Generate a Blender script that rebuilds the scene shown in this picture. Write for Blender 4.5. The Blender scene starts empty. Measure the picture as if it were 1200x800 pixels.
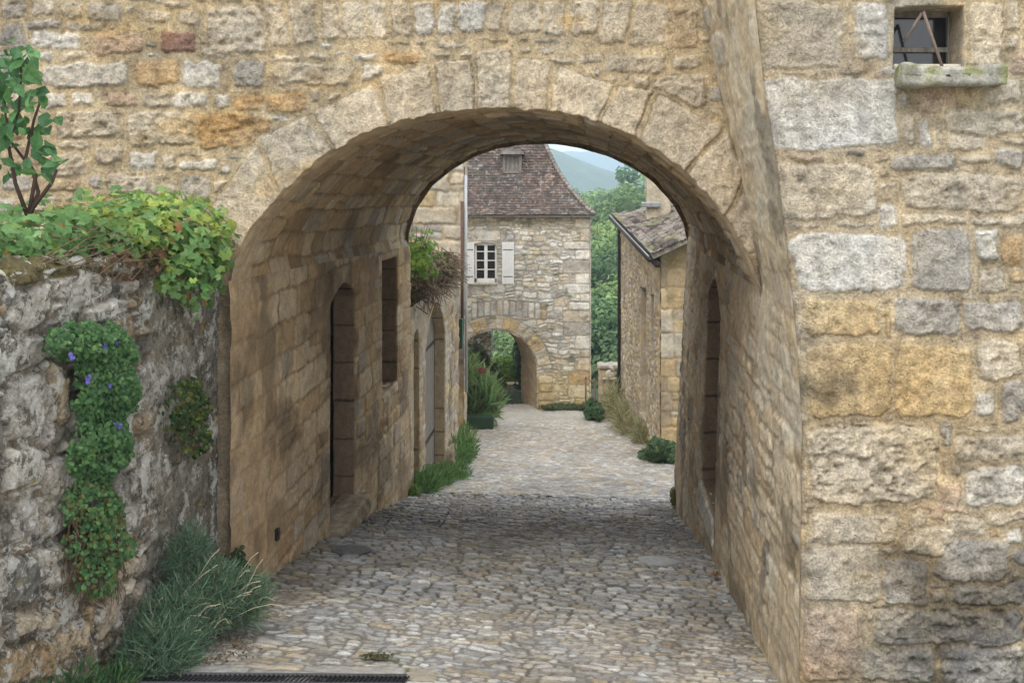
import bpy, bmesh, math, random
import numpy as np
from mathutils import Vector, Matrix
random.seed(7); RNG = np.random.default_rng(7)
F, VX, VY = 1200.0, 690.0, 212.0          # focal length and vanishing point of the lane, in photo pixels
def P(px, py, y):                          # point at distance y (camera at the origin looking along +Y)
    return ((px - VX) / F * y, y, (VY - py) / F * y)
C = bpy.context.scene.collection

# ------------------------------------------------------------------ noise
def _h(ix, iy, s):
    x = (ix.astype(np.int64) * 374761393 + iy.astype(np.int64) * 668265263 + int(s) * 1274126177) & 0xFFFFFFFF
    x = ((x ^ (x >> 13)) * 1274126177) & 0xFFFFFFFF
    x = x ^ (x >> 16)
    return (x & 0xFFFFFF) / float(0xFFFFFF)
def vn(x, y, s=0):
    xi = np.floor(x); yi = np.floor(y); a = x - xi; b = y - yi
    a = a * a * (3 - 2 * a); b = b * b * (3 - 2 * b)
    return (_h(xi, yi, s) * (1 - a) + _h(xi + 1, yi, s) * a) * (1 - b) + (_h(xi, yi + 1, s) * (1 - a) + _h(xi + 1, yi + 1, s) * a) * b
def fbm(x, y, s=0, o=4):                   # about -0.5 .. 0.5
    r = 0; a = 1; t = 0
    for k in range(o):
        r = r + a * (vn(x * 2 ** k + 17.3 * k, y * 2 ** k - 9.1 * k, s + k) - .5); t += a; a *= .55
    return r / t * 1.3
def ss(a, b, x):
    t = np.clip((x - a) / (b - a), 0, 1); return t * t * (3 - 2 * t)

# ------------------------------------------------------------------ stone patterns: d = distance inside a stone (m), id = hash 0..1 per stone
def coursed(u, v, seed, rh, rw, warp=.03, wf=1.0, gap=.012, jit=.02, split=.25, rad=.03, edge=.02, ef=9.):
    uu = u + warp * fbm(u * wf, v * wf, seed + 1, 3); vv = v + warp * fbm(u * wf + 50, v * wf, seed + 2, 3)
    uu = uu + edge * fbm(u * ef, v * ef, seed + 3, 2); vv = vv + edge * fbm(u * ef, v * ef + 40, seed + 4, 2)
    r = np.random.default_rng(seed)
    lo, hi = vv.min() - .5, vv.max() + .5; es = [lo]
    while es[-1] < hi: es.append(es[-1] + r.uniform(*rh))
    es = np.array(es); row = np.searchsorted(es, vv) - 1
    e0 = es[row]; e1 = es[row + 1]
    a0 = np.zeros_like(uu); a1 = np.ones_like(uu); col = np.zeros_like(uu)
    ul, uh = uu.min() - 1, uu.max() + 1
    for k in range(len(es) - 1):
        m = row == k
        rowh = es[k + 1] - es[k]
        ue = [ul - r.uniform(0, 1)]
        while ue[-1] < uh: ue.append(ue[-1] + r.uniform(*rw) * (.6 + .4 * rowh / (.5 * (rh[0] + rh[1]))))
        ue = np.array(ue)
        if not m.any(): continue
        c = np.searchsorted(ue, uu[m]) - 1
        a0[m] = ue[c]; a1[m] = ue[c + 1]; col[m] = c
    sp = (_h(row, col, seed + 5) < split) & ((e1 - e0) > rh[0] * .9)
    cut = e0 + (e1 - e0) * (.35 + .3 * _h(row, col, seed + 6))
    up = sp & (vv > cut)
    e0 = np.where(up, cut, e0); e1 = np.where(sp & ~up, cut, e1)
    idr = row * 2 + up
    j = [_h(idr, col, seed + 10 + q) * jit for q in range(4)]
    x0 = a0 + gap + j[0]; x1 = a1 - gap - j[1]; y0 = e0 + gap + j[2] * .7; y1 = e1 - gap - j[3] * .7
    cx = (x0 + x1) / 2; cy = (y0 + y1) / 2
    tl = (_h(idr, col, seed + 15) - .5) * .25
    X = uu - cx + tl * (vv - cy); Y = vv - cy + tl * .3 * (uu - cx)
    hw = (x1 - x0) / 2; hh = (y1 - y0) / 2; R = np.minimum(rad, np.minimum(hw, hh) * .8)
    qx = np.abs(X) - hw + R; qy = np.abs(Y) - hh + R
    d = -(np.minimum(np.maximum(qx, qy), 0) + np.hypot(np.maximum(qx, 0), np.maximum(qy, 0)) - R)
    return d, _h(idr, col, seed + 20), X, Y
def voro(u, v, seed, sx, sy, jit=.8, warp=.02, wf=6.):
    uu = (u + warp * fbm(u * wf, v * wf, seed + 1, 3)) / sx; vv = (v + warp * fbm(u * wf, v * wf + 30, seed + 2, 3)) / sy
    uu = uu + .5 * (np.floor(vv).astype(int) % 2) * 0
    ui = np.floor(uu); vi = np.floor(vv)
    f1 = np.full(uu.shape, 9.); f2 = f1.copy(); iid = np.zeros_like(uu)
    for a in (-1, 0, 1):
        for b in (-1, 0, 1):
            cx = ui + a + .5 + jit * (_h(ui + a, vi + b, seed + 7) - .5); cy = vi + b + .5 + jit * (_h(ui + a, vi + b, seed + 8) - .5)
            dd = np.hypot(uu - cx, vv - cy); new = dd < f1
            f2 = np.where(new, f1, np.minimum(f2, dd)); iid = np.where(new, _h(ui + a, vi + b, seed + 9), iid); f1 = np.where(new, dd, f1)
    return (f2 - f1) * .5 * min(sx, sy), iid
PAL = {'c': (.51, .445, .345), 'w': (.575, .545, .485), 'y': (.52, .40, .235), 'o': (.46, .325, .18), 'g': (.41, .38, .335), 'p': (.49, .375, .275),
       'r': (.30, .185, .145), 'd': (.19, .18, .155), 'b': (.33, .25, .165), 'k': (.10, .09, .075), 't': (.42, .335, .225)}
def pick(iid, keys):                       # keys: letters, repeated for weight
    tab = np.array([PAL[k] for k in keys]); c = tab[np.minimum((iid * len(keys)).astype(int), len(keys) - 1)]
    vary = .82 + .36 * ((iid * 977.7) % 1)
    return c * vary[..., None]
def surf(u, v, d, cs, seed, mort, relief=.02, bev=.025, rough=.012, rf=14., mrough=.004, mw=.006, iid=None, off=.012, crack=.25):
    t = np.clip(d / bev, 0, 1); prof = 1 - (1 - t) ** 2.2
    m = ss(-mw, mw, d)
    n1 = fbm(u * rf, v * rf, seed + 31, 5); n2 = fbm(u * 2.2, v * 2.2, seed + 32, 3); n3 = fbm(u * rf * 2.6, v * rf * 2.6, seed + 33, 3)
    ridg = -np.abs(n1) * 2 + .3 - .5 * np.abs(n3)
    h = prof * relief + m * (rough * (.6 * ridg + .9 * n1 + .35 * n3)) + mrough * n1 * (1 - m) + .01 * n2
    if iid is not None: h = h + m * off * (((iid * 331.7) % 1) - .5) * np.clip(t, 0, 1)
    ck = np.exp(-((d + mw * .3) / .0055) ** 2) * np.clip(ss(-.12, .12, fbm(u * 4.1, v * 4.1, seed + 44, 3)) * crack * 1.4, 0, 1); h = h - .010 * ck
    mott = 1 + .30 * n1 + .25 * n2 + .25 * n3
    col = cs * m[..., None] + np.array(mort) * (1 + .25 * n2 + .2 * n1)[..., None] * (1 - m[..., None])
    hue = fbm(u * 3.1 + 9, v * 3.1, seed + 40, 3)[..., None] * np.array([.10, 0., -.16])
    col = col * mott[..., None] * (1 + hue) * (1 - .5 * ck)[..., None]
    return h, np.clip(col, .02, .85)
def polyd(u, v, pts):
    pts = np.array(pts, float); A = 0
    for i in range(len(pts)): A += pts[i - 1][0] * pts[i][1] - pts[i][0] * pts[i - 1][1]
    if A < 0: pts = pts[::-1]
    d = np.full(u.shape, 9.)
    for i in range(len(pts)):
        a, b = pts[i - 1], pts[i]; e = b - a; L = np.hypot(*e)
        if L < 1e-6: continue
        d = np.minimum(d, (-(u - a[0]) * e[1] + (v - a[1]) * e[0]) / L)
    return d
def explicit(u, v, stones, seed, edge=.022, ef=9.):   # stones: (polygon in metres, colour letter, roughness)
    uu = u + edge * fbm(u * ef, v * ef, seed + 3, 3) + edge * .45 * fbm(u * ef * 4.3, v * ef * 4.3, seed + 5, 3); vv = v + edge * fbm(u * ef, v * ef + 40, seed + 4, 3) + edge * .45 * fbm(u * ef * 4.3 + 9, v * ef * 4.3, seed + 6, 3)
    D = np.full(u.shape, -9.); K = np.zeros(u.shape); Cc = np.zeros(u.shape + (3,)); R = np.ones(u.shape)
    for i, (pts, c, ro) in enumerate(stones):
        xs = [p[0] for p in pts]; ys = [p[1] for p in pts]
        m = (uu > min(xs) - .05) & (uu < max(xs) + .05) & (vv > min(ys) - .05) & (vv < max(ys) + .05)
        if not m.any(): continue
        d = polyd(uu[m], vv[m], pts)
        # round the corners a little
        cx, cy = np.mean(xs), np.mean(ys); hw = (max(xs) - min(xs)) / 2; hh = (max(ys) - min(ys)) / 2
        q = ((np.abs(uu[m] - cx) / hw) ** 4 + (np.abs(vv[m] - cy) / hh) ** 4) ** .25
        d = np.minimum(d, (1.07 - q) * min(hw, hh))
        old = D[m]; up = d > old; o = np.where(up, d, old); D[m] = o
        base = np.array(PAL[c]) * (.9 + .2 * ((i * .618) % 1))
        cc = Cc[m]; cc[up] = base; Cc[m] = cc
        k = K[m]; k[up] = (i * .618034) % 1; K[m] = k
        r_ = R[m]; r_[up] = ro; R[m] = r_
    return D, K, Cc, R

# ------------------------------------------------------------------ meshes
def link(o, parent=None):
    C.objects.link(o)
    if parent is not None: o.parent = parent
    return o
def mesh_np(name, V, Q, mat, parent=None, col=None, smooth=True, loc=None):
    V = np.asarray(V, np.float32); Q = np.asarray(Q, np.int32); k = Q.shape[1]
    me = bpy.data.meshes.new(name)
    me.vertices.add(len(V)); me.vertices.foreach_set('co', V.ravel())
    me.loops.add(Q.size); me.loops.foreach_set('vertex_index', Q.ravel())
    me.polygons.add(len(Q)); me.polygons.foreach_set('loop_start', np.arange(0, Q.size, k, dtype=np.int32))
    me.update(calc_edges=True)
    me.polygons.foreach_set('use_smooth', np.full(len(Q), smooth, dtype=bool))
    if col is not None:
        a = me.color_attributes.new('col', 'FLOAT_COLOR', 'POINT')
        cc = np.ones((len(V), 4), np.float32); cc[:, :3] = col; a.data.foreach_set('color', cc.ravel())
    me.materials.append(mat); me.update()
    o = bpy.data.objects.new(name, me)
    if loc is not None: o.location = loc
    return link(o, parent)
def inpoly(u, v, poly):
    ins = np.zeros(u.shape, bool); n = len(poly)
    for i in range(n):
        x1, y1 = poly[i - 1]; x2, y2 = poly[i]
        c = ((y1 > v) != (y2 > v)) & (u < (x2 - x1) * (v - y1) / (y2 - y1 + 1e-12) + x1)
        ins ^= c
    return ins
def nearest(pu, pv, poly):
    best = np.full(pu.shape, 1e9); bx = pu.copy(); by = pv.copy()
    for i in range(len(poly)):
        a = np.array(poly[i - 1], float); b = np.array(poly[i], float); e = b - a; L2 = e @ e + 1e-12
        t = np.clip(((pu - a[0]) * e[0] + (pv - a[1]) * e[1]) / L2, 0, 1)
        x = a[0] + t * e[0]; y = a[1] + t * e[1]; dd = (x - pu) ** 2 + (y - pv) ** 2
        m = dd < best; best = np.where(m, dd, best); bx = np.where(m, x, bx); by = np.where(m, y, by)
    return bx, by, np.sqrt(best)
def ax(*seg):                              # axis made of pieces (start, stop, step)
    out = []
    for a, b, s in seg: out.append(np.linspace(a, b, max(2, int(round((b - a) / s)) + 1))[:-1])
    out.append(np.array([seg[-1][1]])); return np.concatenate(out)
def sheet(name, U, V, pat, pos, mat, parent=None, cuts=(), inward=(0, 1, 0), depths=(), flip=False, cutcell=None, jamb=None):
    """U, V axes; pat(u,v)->(h,col); pos(u,v,h)->(N,3); cuts: polygons removed, each with a reveal of its depth"""
    u, v = np.meshgrid(U, V, indexing='ij'); nu, nv = u.shape
    i = np.arange(nu * nv).reshape(nu, nv)
    Q = np.stack([i[:-1, :-1], i[1:, :-1], i[1:, 1:], i[:-1, 1:]], -1).reshape(-1, 4)
    uf = u.ravel().copy(); vf = v.ravel().copy(); rings = []
    for poly, depth in zip(cuts, depths):
        cu = uf[Q].mean(1); cv = vf[Q].mean(1)
        Q = Q[~inpoly(cu, cv, poly)]
        e = np.concatenate([Q[:, [0, 1]], Q[:, [1, 2]], Q[:, [2, 3]], Q[:, [3, 0]]])
        key = np.sort(e, 1); k = key[:, 0].astype(np.int64) * (nu * nv) + key[:, 1]
        uq, inv, cnt = np.unique(k, return_inverse=True, return_counts=True)
        be = e[cnt[inv] == 1]; bv = np.unique(be)
        du = np.diff(U).max() if cutcell is None else cutcell
        bx, by, dd = nearest(uf[bv], vf[bv], poly)
        edge = (uf[bv] == U[0]) | (uf[bv] == U[-1]) | (vf[bv] == V[0]) | (vf[bv] == V[-1])
        sel = (dd < du * 1.3) & ~edge
        uf[bv[sel]] = bx[sel]; vf[bv[sel]] = by[sel]
        S = np.zeros(nu * nv, bool); S[bv[sel]] = True
        if depth: rings.append((be[S[be[:, 0]] & S[be[:, 1]]], depth))
    h, col = pat(uf, vf)
    for poly, depth in zip(cuts, depths):
        if not depth or depth < .15: continue
        a_ = np.array(poly); m = (uf > a_[:, 0].min() - .1) & (uf < a_[:, 0].max() + .1) & (vf > a_[:, 1].min() - .1) & (vf < a_[:, 1].max() + .1)
        _, _, dd = nearest(uf[m], vf[m], poly); h[m] = h[m] * (.3 + .7 * ss(0, .07, dd))
    X = pos(uf, vf, h)
    used = np.unique(Q); re = np.full(nu * nv, -1); re[used] = np.arange(len(used))
    VV = [X[used]]; CC = [col[used]]; QQ = [re[Q]]; n = len(used)
    inw = np.array(inward, float)
    for be, depth in rings:
        ids = np.unique(be); steps = max(1, int(depth / .03)); steps = min(steps, 16)
        m = np.zeros(nu * nv, int); m[ids] = np.arange(len(ids)); prev = re[ids]
        for s in range(1, steps + 1):
            f = s / steps * depth
            jitter = np.stack([fbm(uf[ids] * 7 + s * .6, vf[ids] * 7 + s, 77, 2)] * 3, 1) * .012 * (1 - abs(inw))
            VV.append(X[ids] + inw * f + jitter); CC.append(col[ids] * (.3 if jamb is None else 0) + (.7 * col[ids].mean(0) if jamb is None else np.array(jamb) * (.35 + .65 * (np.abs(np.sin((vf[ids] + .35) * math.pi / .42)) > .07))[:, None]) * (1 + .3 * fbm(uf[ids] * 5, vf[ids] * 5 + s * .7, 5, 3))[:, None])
            cur = n + np.arange(len(ids)); n += len(ids)
            QQ.append(np.stack([prev[m[be[:, 1]]], prev[m[be[:, 0]]], cur[m[be[:, 0]]], cur[m[be[:, 1]]]], 1)); prev = cur
    Q = np.concatenate(QQ)
    if flip: Q = Q[:, ::-1]
    return mesh_np(name, np.concatenate(VV), Q, mat, parent, np.concatenate(CC))
def bmobj(name, bm, mat, parent=None, smooth=False, bevel=0, seg=2):
    if bevel:
        bmesh.ops.bevel(bm, geom=list(bm.edges), offset=bevel, segments=seg, affect='EDGES', profile=.5)
    me = bpy.data.meshes.new(name); bm.to_mesh(me); bm.free(); me.materials.append(mat)
    for p in me.polygons: p.use_smooth = smooth
    return link(bpy.data.objects.new(name, me), parent)
def addbox(bm, c, s, rz=0, ry=0, rx=0):
    M = Matrix.Translation(c) @ Matrix.Rotation(rz, 4, 'Z') @ Matrix.Rotation(ry, 4, 'Y') @ Matrix.Rotation(rx, 4, 'X') @ Matrix.Diagonal((*s, 1))
    return bmesh.ops.create_cube(bm, size=1, matrix=M)
def box(name, c, s, mat, parent=None, rz=0, ry=0, rx=0, bevel=0):
    bm = bmesh.new(); addbox(bm, c, s, rz, ry, rx); return bmobj(name, bm, mat, parent, bevel=bevel)
def boxes(name, lst, mat, parent=None, bevel=0):
    bm = bmesh.new()
    for b in lst: addbox(bm, *b)
    return bmobj(name, bm, mat, parent, bevel=bevel)
def addtube(bm, pts, rad, n=8):
    pts = [Vector(p) for p in pts]; rings = []
    if not hasattr(rad, '__len__'): rad = [rad] * len(pts)
    for k, p in enumerate(pts):
        t = (pts[min(k + 1, len(pts) - 1)] - pts[max(k - 1, 0)]).normalized()
        a = t.cross(Vector((0, 0, 1)) if abs(t.z) < .9 else Vector((1, 0, 0))).normalized(); b = t.cross(a)
        rings.append([bm.verts.new(p + (a * math.cos(q * 2 * math.pi / n) + b * math.sin(q * 2 * math.pi / n)) * rad[k]) for q in range(n)])
    for r0, r1 in zip(rings, rings[1:]):
        for q in range(n): bm.faces.new((r0[q], r0[(q + 1) % n], r1[(q + 1) % n], r1[q]))
    bm.faces.new(rings[0][::-1]); bm.faces.new(rings[-1])
def tube(name, pts, rad, mat, parent=None, n=8):
    bm = bmesh.new(); addtube(bm, pts, rad, n); return bmobj(name, bm, mat, parent, smooth=True)
def tag(o, label=None, cat=None, group=None, kind=None):
    if label: o['label'] = label
    if cat: o['category'] = cat
    if group: o['group'] = group
    if kind: o['kind'] = kind
    return o
def thing(name, loc, label, cat, group=None):
    e = bpy.data.objects.new(name, None); e.empty_display_size = .2; link(e); e.location = loc
    e.matrix_world = Matrix.Translation(loc); tag(e, label, cat, group); KIDS.append(e); return e
KIDS = []
def settle():                              # parts were modelled in world space: move them into their thing's frame
    bpy.context.view_layer.update()
    for e in KIDS:
        L = Vector(e.location)
        for c in e.children: c.location = Vector(c.location) - L

# ------------------------------------------------------------------ materials
def newmat(name):
    m = bpy.data.materials.new(name); m.use_nodes = True; nt = m.node_tree; nt.nodes.clear()
    out = nt.nodes.new('ShaderNodeOutputMaterial'); b = nt.nodes.new('ShaderNodeBsdfPrincipled'); nt.links.new(b.outputs[0], out.inputs[0])
    return m, nt, b, out
def N(nt, t, **kw):
    n = nt.nodes.new(t)
    for k, v in kw.items():
        if k in n.inputs: n.inputs[k].default_value = v
        else: setattr(n, k, v)
    return n
def noise(nt, vec, scale, detail=6, rough=.6):
    n = N(nt, 'ShaderNodeTexNoise'); n.inputs['Scale'].default_value = scale; n.inputs['Detail'].default_value = detail; n.inputs['Roughness'].default_value = rough
    nt.links.new(vec, n.inputs['Vector']); return n.outputs['Fac']
def mrange(nt, fac, a, b, c, d):
    n = N(nt, 'ShaderNodeMapRange'); nt.links.new(fac, n.inputs[0])
    for i, x in enumerate((a, b, c, d)): n.inputs[i + 1].default_value = x
    return n.outputs[0]
def math_(nt, op, a, b):
    n = N(nt, 'ShaderNodeMath', operation=op)
    for i, x in enumerate((a, b)):
        if isinstance(x, (int, float)): n.inputs[i].default_value = x
        else: nt.links.new(x, n.inputs[i])
    return n.outputs[0]
def mulcol(nt, col, fac):
    n = N(nt, 'ShaderNodeMix', data_type='RGBA', blend_type='MULTIPLY'); n.inputs[0].default_value = 1
    if isinstance(col, tuple): n.inputs[6].default_value = (*col, 1)
    else: nt.links.new(col, n.inputs[6])
    nt.links.new(fac, n.inputs[7]); return n.outputs[2]
def mixcol(nt, a, b, fac):
    n = N(nt, 'ShaderNodeMix', data_type='RGBA')
    for i, x in ((6, a), (7, b)):
        if isinstance(x, tuple): n.inputs[i].default_value = (*x, 1)
        else: nt.links.new(x, n.inputs[i])
    if isinstance(fac, float): n.inputs[0].default_value = fac
    else: nt.links.new(fac, n.inputs[0])
    return n.outputs[2]
def stonemat(name, col=None, fine=55., bump=.35, dist=.012, pits=True, speck=.3, rough=.92, lichen=0., spec=.25, tint=1.0):
    m, nt, b, out = newmat(name)
    g = N(nt, 'ShaderNodeNewGeometry'); vec = g.outputs['Position']
    if col is None:
        a = N(nt, 'ShaderNodeAttribute', attribute_name='col'); c = a.outputs['Color']
    else: c = col
    n1 = noise(nt, vec, fine * .25, 8, .65); n2 = noise(nt, vec, fine, 6, .7)
    f = math_(nt, 'MULTIPLY', mrange(nt, n1, .3, .7, 1 - speck, 1 + speck), mrange(nt, n2, .3, .7, 1 - speck * .6, 1 + speck * .6))
    if tint != 1.0: f = math_(nt, 'MULTIPLY', f, tint)
    c = mulcol(nt, c, f)
    hgt = math_(nt, 'ADD', math_(nt, 'MULTIPLY', n1, .8), math_(nt, 'MULTIPLY', n2, .6))
    if pits:
        v = N(nt, 'ShaderNodeTexVoronoi'); v.inputs['Scale'].default_value = fine * .8; nt.links.new(vec, v.inputs['Vector'])
        pn = noise(nt, vec, fine * .12, 3, .5)
        p = math_(nt, 'MULTIPLY', mrange(nt, v.outputs['Distance'], .05, .32, 1, 0), mrange(nt, pn, .5, .66, 0, 1))
        hgt = math_(nt, 'SUBTRACT', hgt, math_(nt, 'MULTIPLY', p, .5))
        c = mixcol(nt, c, (.13, .10, .07), math_(nt, 'MULTIPLY', p, .45))
    pv = noise(nt, vec, fine * 2.3, 4, .75); pm = noise(nt, vec, fine * .07, 3, .6)
    c = mulcol(nt, c, math_(nt, 'SUBTRACT', 1.04, math_(nt, 'MULTIPLY', mrange(nt, pv, .56, .64, 0, 1), mrange(nt, pm, .38, .6, .05, .28))))
    hgt = math_(nt, 'SUBTRACT', hgt, math_(nt, 'MULTIPLY', mrange(nt, pv, .56, .64, 0, 1), .3))
    if lichen:
        ln = noise(nt, vec, 6, 10, .78); c = mixcol(nt, c, (.60, .60, .56), mrange(nt, ln, .52, .56, 0, lichen))
        l2 = noise(nt, vec, 11, 10, .8); c = mixcol(nt, c, (.05, .048, .04), mrange(nt, l2, .53, .57, 0, lichen * .9))
        l3 = noise(nt, vec, 3.3, 7, .7); c = mixcol(nt, c, (.42, .30, .05), mrange(nt, l3, .63, .66, 0, lichen * .9))
    bp = N(nt, 'ShaderNodeBump'); bp.inputs['Strength'].default_value = bump; bp.inputs['Distance'].default_value = dist
    nt.links.new(hgt, bp.inputs['Height']); nt.links.new(bp.outputs[0], b.inputs['Normal'])
    nt.links.new(c, b.inputs['Base Color']); b.inputs['Roughness'].default_value = rough; b.inputs['Specular IOR Level'].default_value = spec
    return m
def plainmat(name, col, rough=.7, metal=0., var=.25, scale=12., bump=.15, stretch=None, spec=.4, rust=None):
    m, nt, b, out = newmat(name); g = N(nt, 'ShaderNodeNewGeometry'); vec = g.outputs['Position']
    if stretch:
        mp = N(nt, 'ShaderNodeVectorMath', operation='MULTIPLY'); nt.links.new(vec, mp.inputs[0]); mp.inputs[1].default_value = stretch; vec = mp.outputs[0]
    n1 = noise(nt, vec, scale, 8, .65); c = mulcol(nt, col, mrange(nt, n1, .3, .7, 1 - var, 1 + var))
    if rust: c = mixcol(nt, c, rust, mrange(nt, noise(nt, vec, scale * .5, 6, .7), .5, .6, 0, .8))
    nt.links.new(c, b.inputs['Base Color']); b.inputs['Roughness'].default_value = rough; b.inputs['Metallic'].default_value = metal
    b.inputs['Specular IOR Level'].default_value = spec
    bp = N(nt, 'ShaderNodeBump'); bp.inputs['Strength'].default_value = bump; bp.inputs['Distance'].default_value = .01
    nt.links.new(n1, bp.inputs['Height']); nt.links.new(bp.outputs[0], b.inputs['Normal']); return m
def leafmat(name, trans=.35, rough=.55, tint=1.0):
    m, nt, b, out = newmat(name); a = N(nt, 'ShaderNodeAttribute', attribute_name='col'); g = N(nt, 'ShaderNodeNewGeometry')
    c = mulcol(nt, a.outputs['Color'], mrange(nt, noise(nt, g.outputs['Position'], 60, 3, .6), .3, .7, .8 * tint, 1.2 * tint))
    nt.links.new(c, b.inputs['Base Color']); b.inputs['Roughness'].default_value = rough; b.inputs['Specular IOR Level'].default_value = .3
    t = N(nt, 'ShaderNodeBsdfTranslucent'); nt.links.new(mulcol(nt, c, mrange(nt, g.outputs['Backfacing'], 0, 1, 1.3, 1.3)), t.inputs['Color'])
    mx = N(nt, 'ShaderNodeMixShader'); mx.inputs[0].default_value = trans
    nt.links.new(b.outputs[0], mx.inputs[1]); nt.links.new(t.outputs[0], mx.inputs[2]); nt.links.new(mx.outputs[0], out.inputs[0]); return m
M_front = stonemat('limestone_masonry', fine=60, bump=1.0, dist=.018, speck=.36)
M_vault = stonemat('passage_masonry', fine=42, bump=.5, dist=.014, speck=.22, pits=True)
M_garden = stonemat('lichen_rubble', fine=60, bump=.8, dist=.02, speck=.35, lichen=.85)
M_pave = stonemat('cobble_stone', fine=70, bump=.35, dist=.008, speck=.28, rough=.62, spec=.45, pits=False)
M_far = stonemat('far_masonry', fine=14, bump=.4, dist=.03, speck=.22, pits=False)
M_roof = stonemat('clay_tile', fine=16, bump=.4, dist=.02, speck=.4, pits=False)
M_slate = stonemat('stone_slate', fine=14, bump=.5, dist=.03, speck=.45, pits=False)
M_slatep = stonemat('plain_slate', col=(.19, .17, .15), fine=12, bump=.5, speck=.4, pits=False)
M_plain = stonemat('plain_limestone', col=(.44, .35, .23), fine=20, bump=.4)
M_pale = stonemat('pale_limestone', col=(.55, .50, .41), fine=50, bump=.5)
M_sill = stonemat('weathered_sill_stone', fine=60, bump=.6, speck=.35)
M_soil = plainmat('earth', (.09, .065, .042), .95, scale=25, bump=.6)
M_moss = plainmat('moss', (.14, .125, .02), .95, scale=60, bump=1., var=.5)
M_iron = plainmat('cast_iron', (.045, .045, .05), .5, .7, scale=30)
M_rust = plainmat('rusty_iron', (.20, .15, .12), .8, .2, scale=30)
M_zinc = plainmat('zinc', (.32, .33, .34), .5, .6, scale=10)
M_pipe = plainmat('brown_pipe', (.12, .065, .05), .6, .2, scale=10)
M_dpipe = plainmat('dark_pipe', (.035, .03, .03), .5, .3, scale=10)
M_wpipe = plainmat('pale_pipe', (.45, .47, .5), .5, 0, scale=6, var=.12)
M_white = plainmat('white_paint', (.86, .86, .85), .5, 0, scale=5, var=.06, bump=.03)
M_oldwood = plainmat('weathered_wood', (.21, .19, .165), .85, scale=6, stretch=(8, 8, .8), bump=.5, var=.45)
M_dkwood = plainmat('dark_door_wood', (.055, .035, .025), .7, scale=6, stretch=(8, 8, .6), bump=.4, var=.4)
M_bark = plainmat('bark', (.10, .075, .05), .9, scale=14, stretch=(3, 3, .6), bump=.9, var=.5)
M_stem = plainmat('brown_stem', (.06, .035, .025), .8, scale=40)
M_dry = plainmat('dry_vine', (.17, .12, .075), .9, scale=30, var=.5)
M_green = plainmat('green_enamel', (.01, .07, .045), .4, .1, scale=5, var=.1, bump=.02)
M_pot = plainmat('green_planter', (.035, .075, .04), .7, scale=8, bump=.05)
M_leaf = leafmat('leaf'); M_leafd = leafmat('leaf_matt', trans=.2, rough=.7); M_tree = leafmat('tree_leaf', trans=.3, rough=.6)
def glassmat():
    m, nt, b, out = newmat('window_glass'); b.inputs['Base Color'].default_value = (.012, .014, .017, 1); b.inputs['Roughness'].default_value = .08
    b.inputs['Specular IOR Level'].default_value = .7; return m
M_glass = glassmat()

# ------------------------------------------------------------------ ground
LK = np.array([(-40, 5.2), (-10, .9), (0, -1.58), (5, -2.62), (7.5, -3.04), (8.1, -3.16), (10.3, -3.54), (14.9, -4.56), (20, -5.46), (26, -6.45), (30.6, -7.17), (34, -7.3)])
RK = np.array([(-40, 5.2), (-10, .9), (0, -1.7), (5, -2.86), (6.7, -3.26), (10.7, -3.89), (13.5, -4.47), (14.8, -4.68), (20, -5.52), (26, -6.47), (30.6, -7.17), (34, -7.22)])
def G(x, y):
    x = np.asarray(x, float); y = np.asarray(y, float); t = np.clip((x + 2.6) / 3.87, -.6, 1.6)
    l = np.interp(y, LK[:, 0], LK[:, 1]); r = np.interp(y, RK[:, 0], RK[:, 1]); return l * (1 - t) + r * t
def Gf(x, y): return float(G(x, y))

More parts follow.
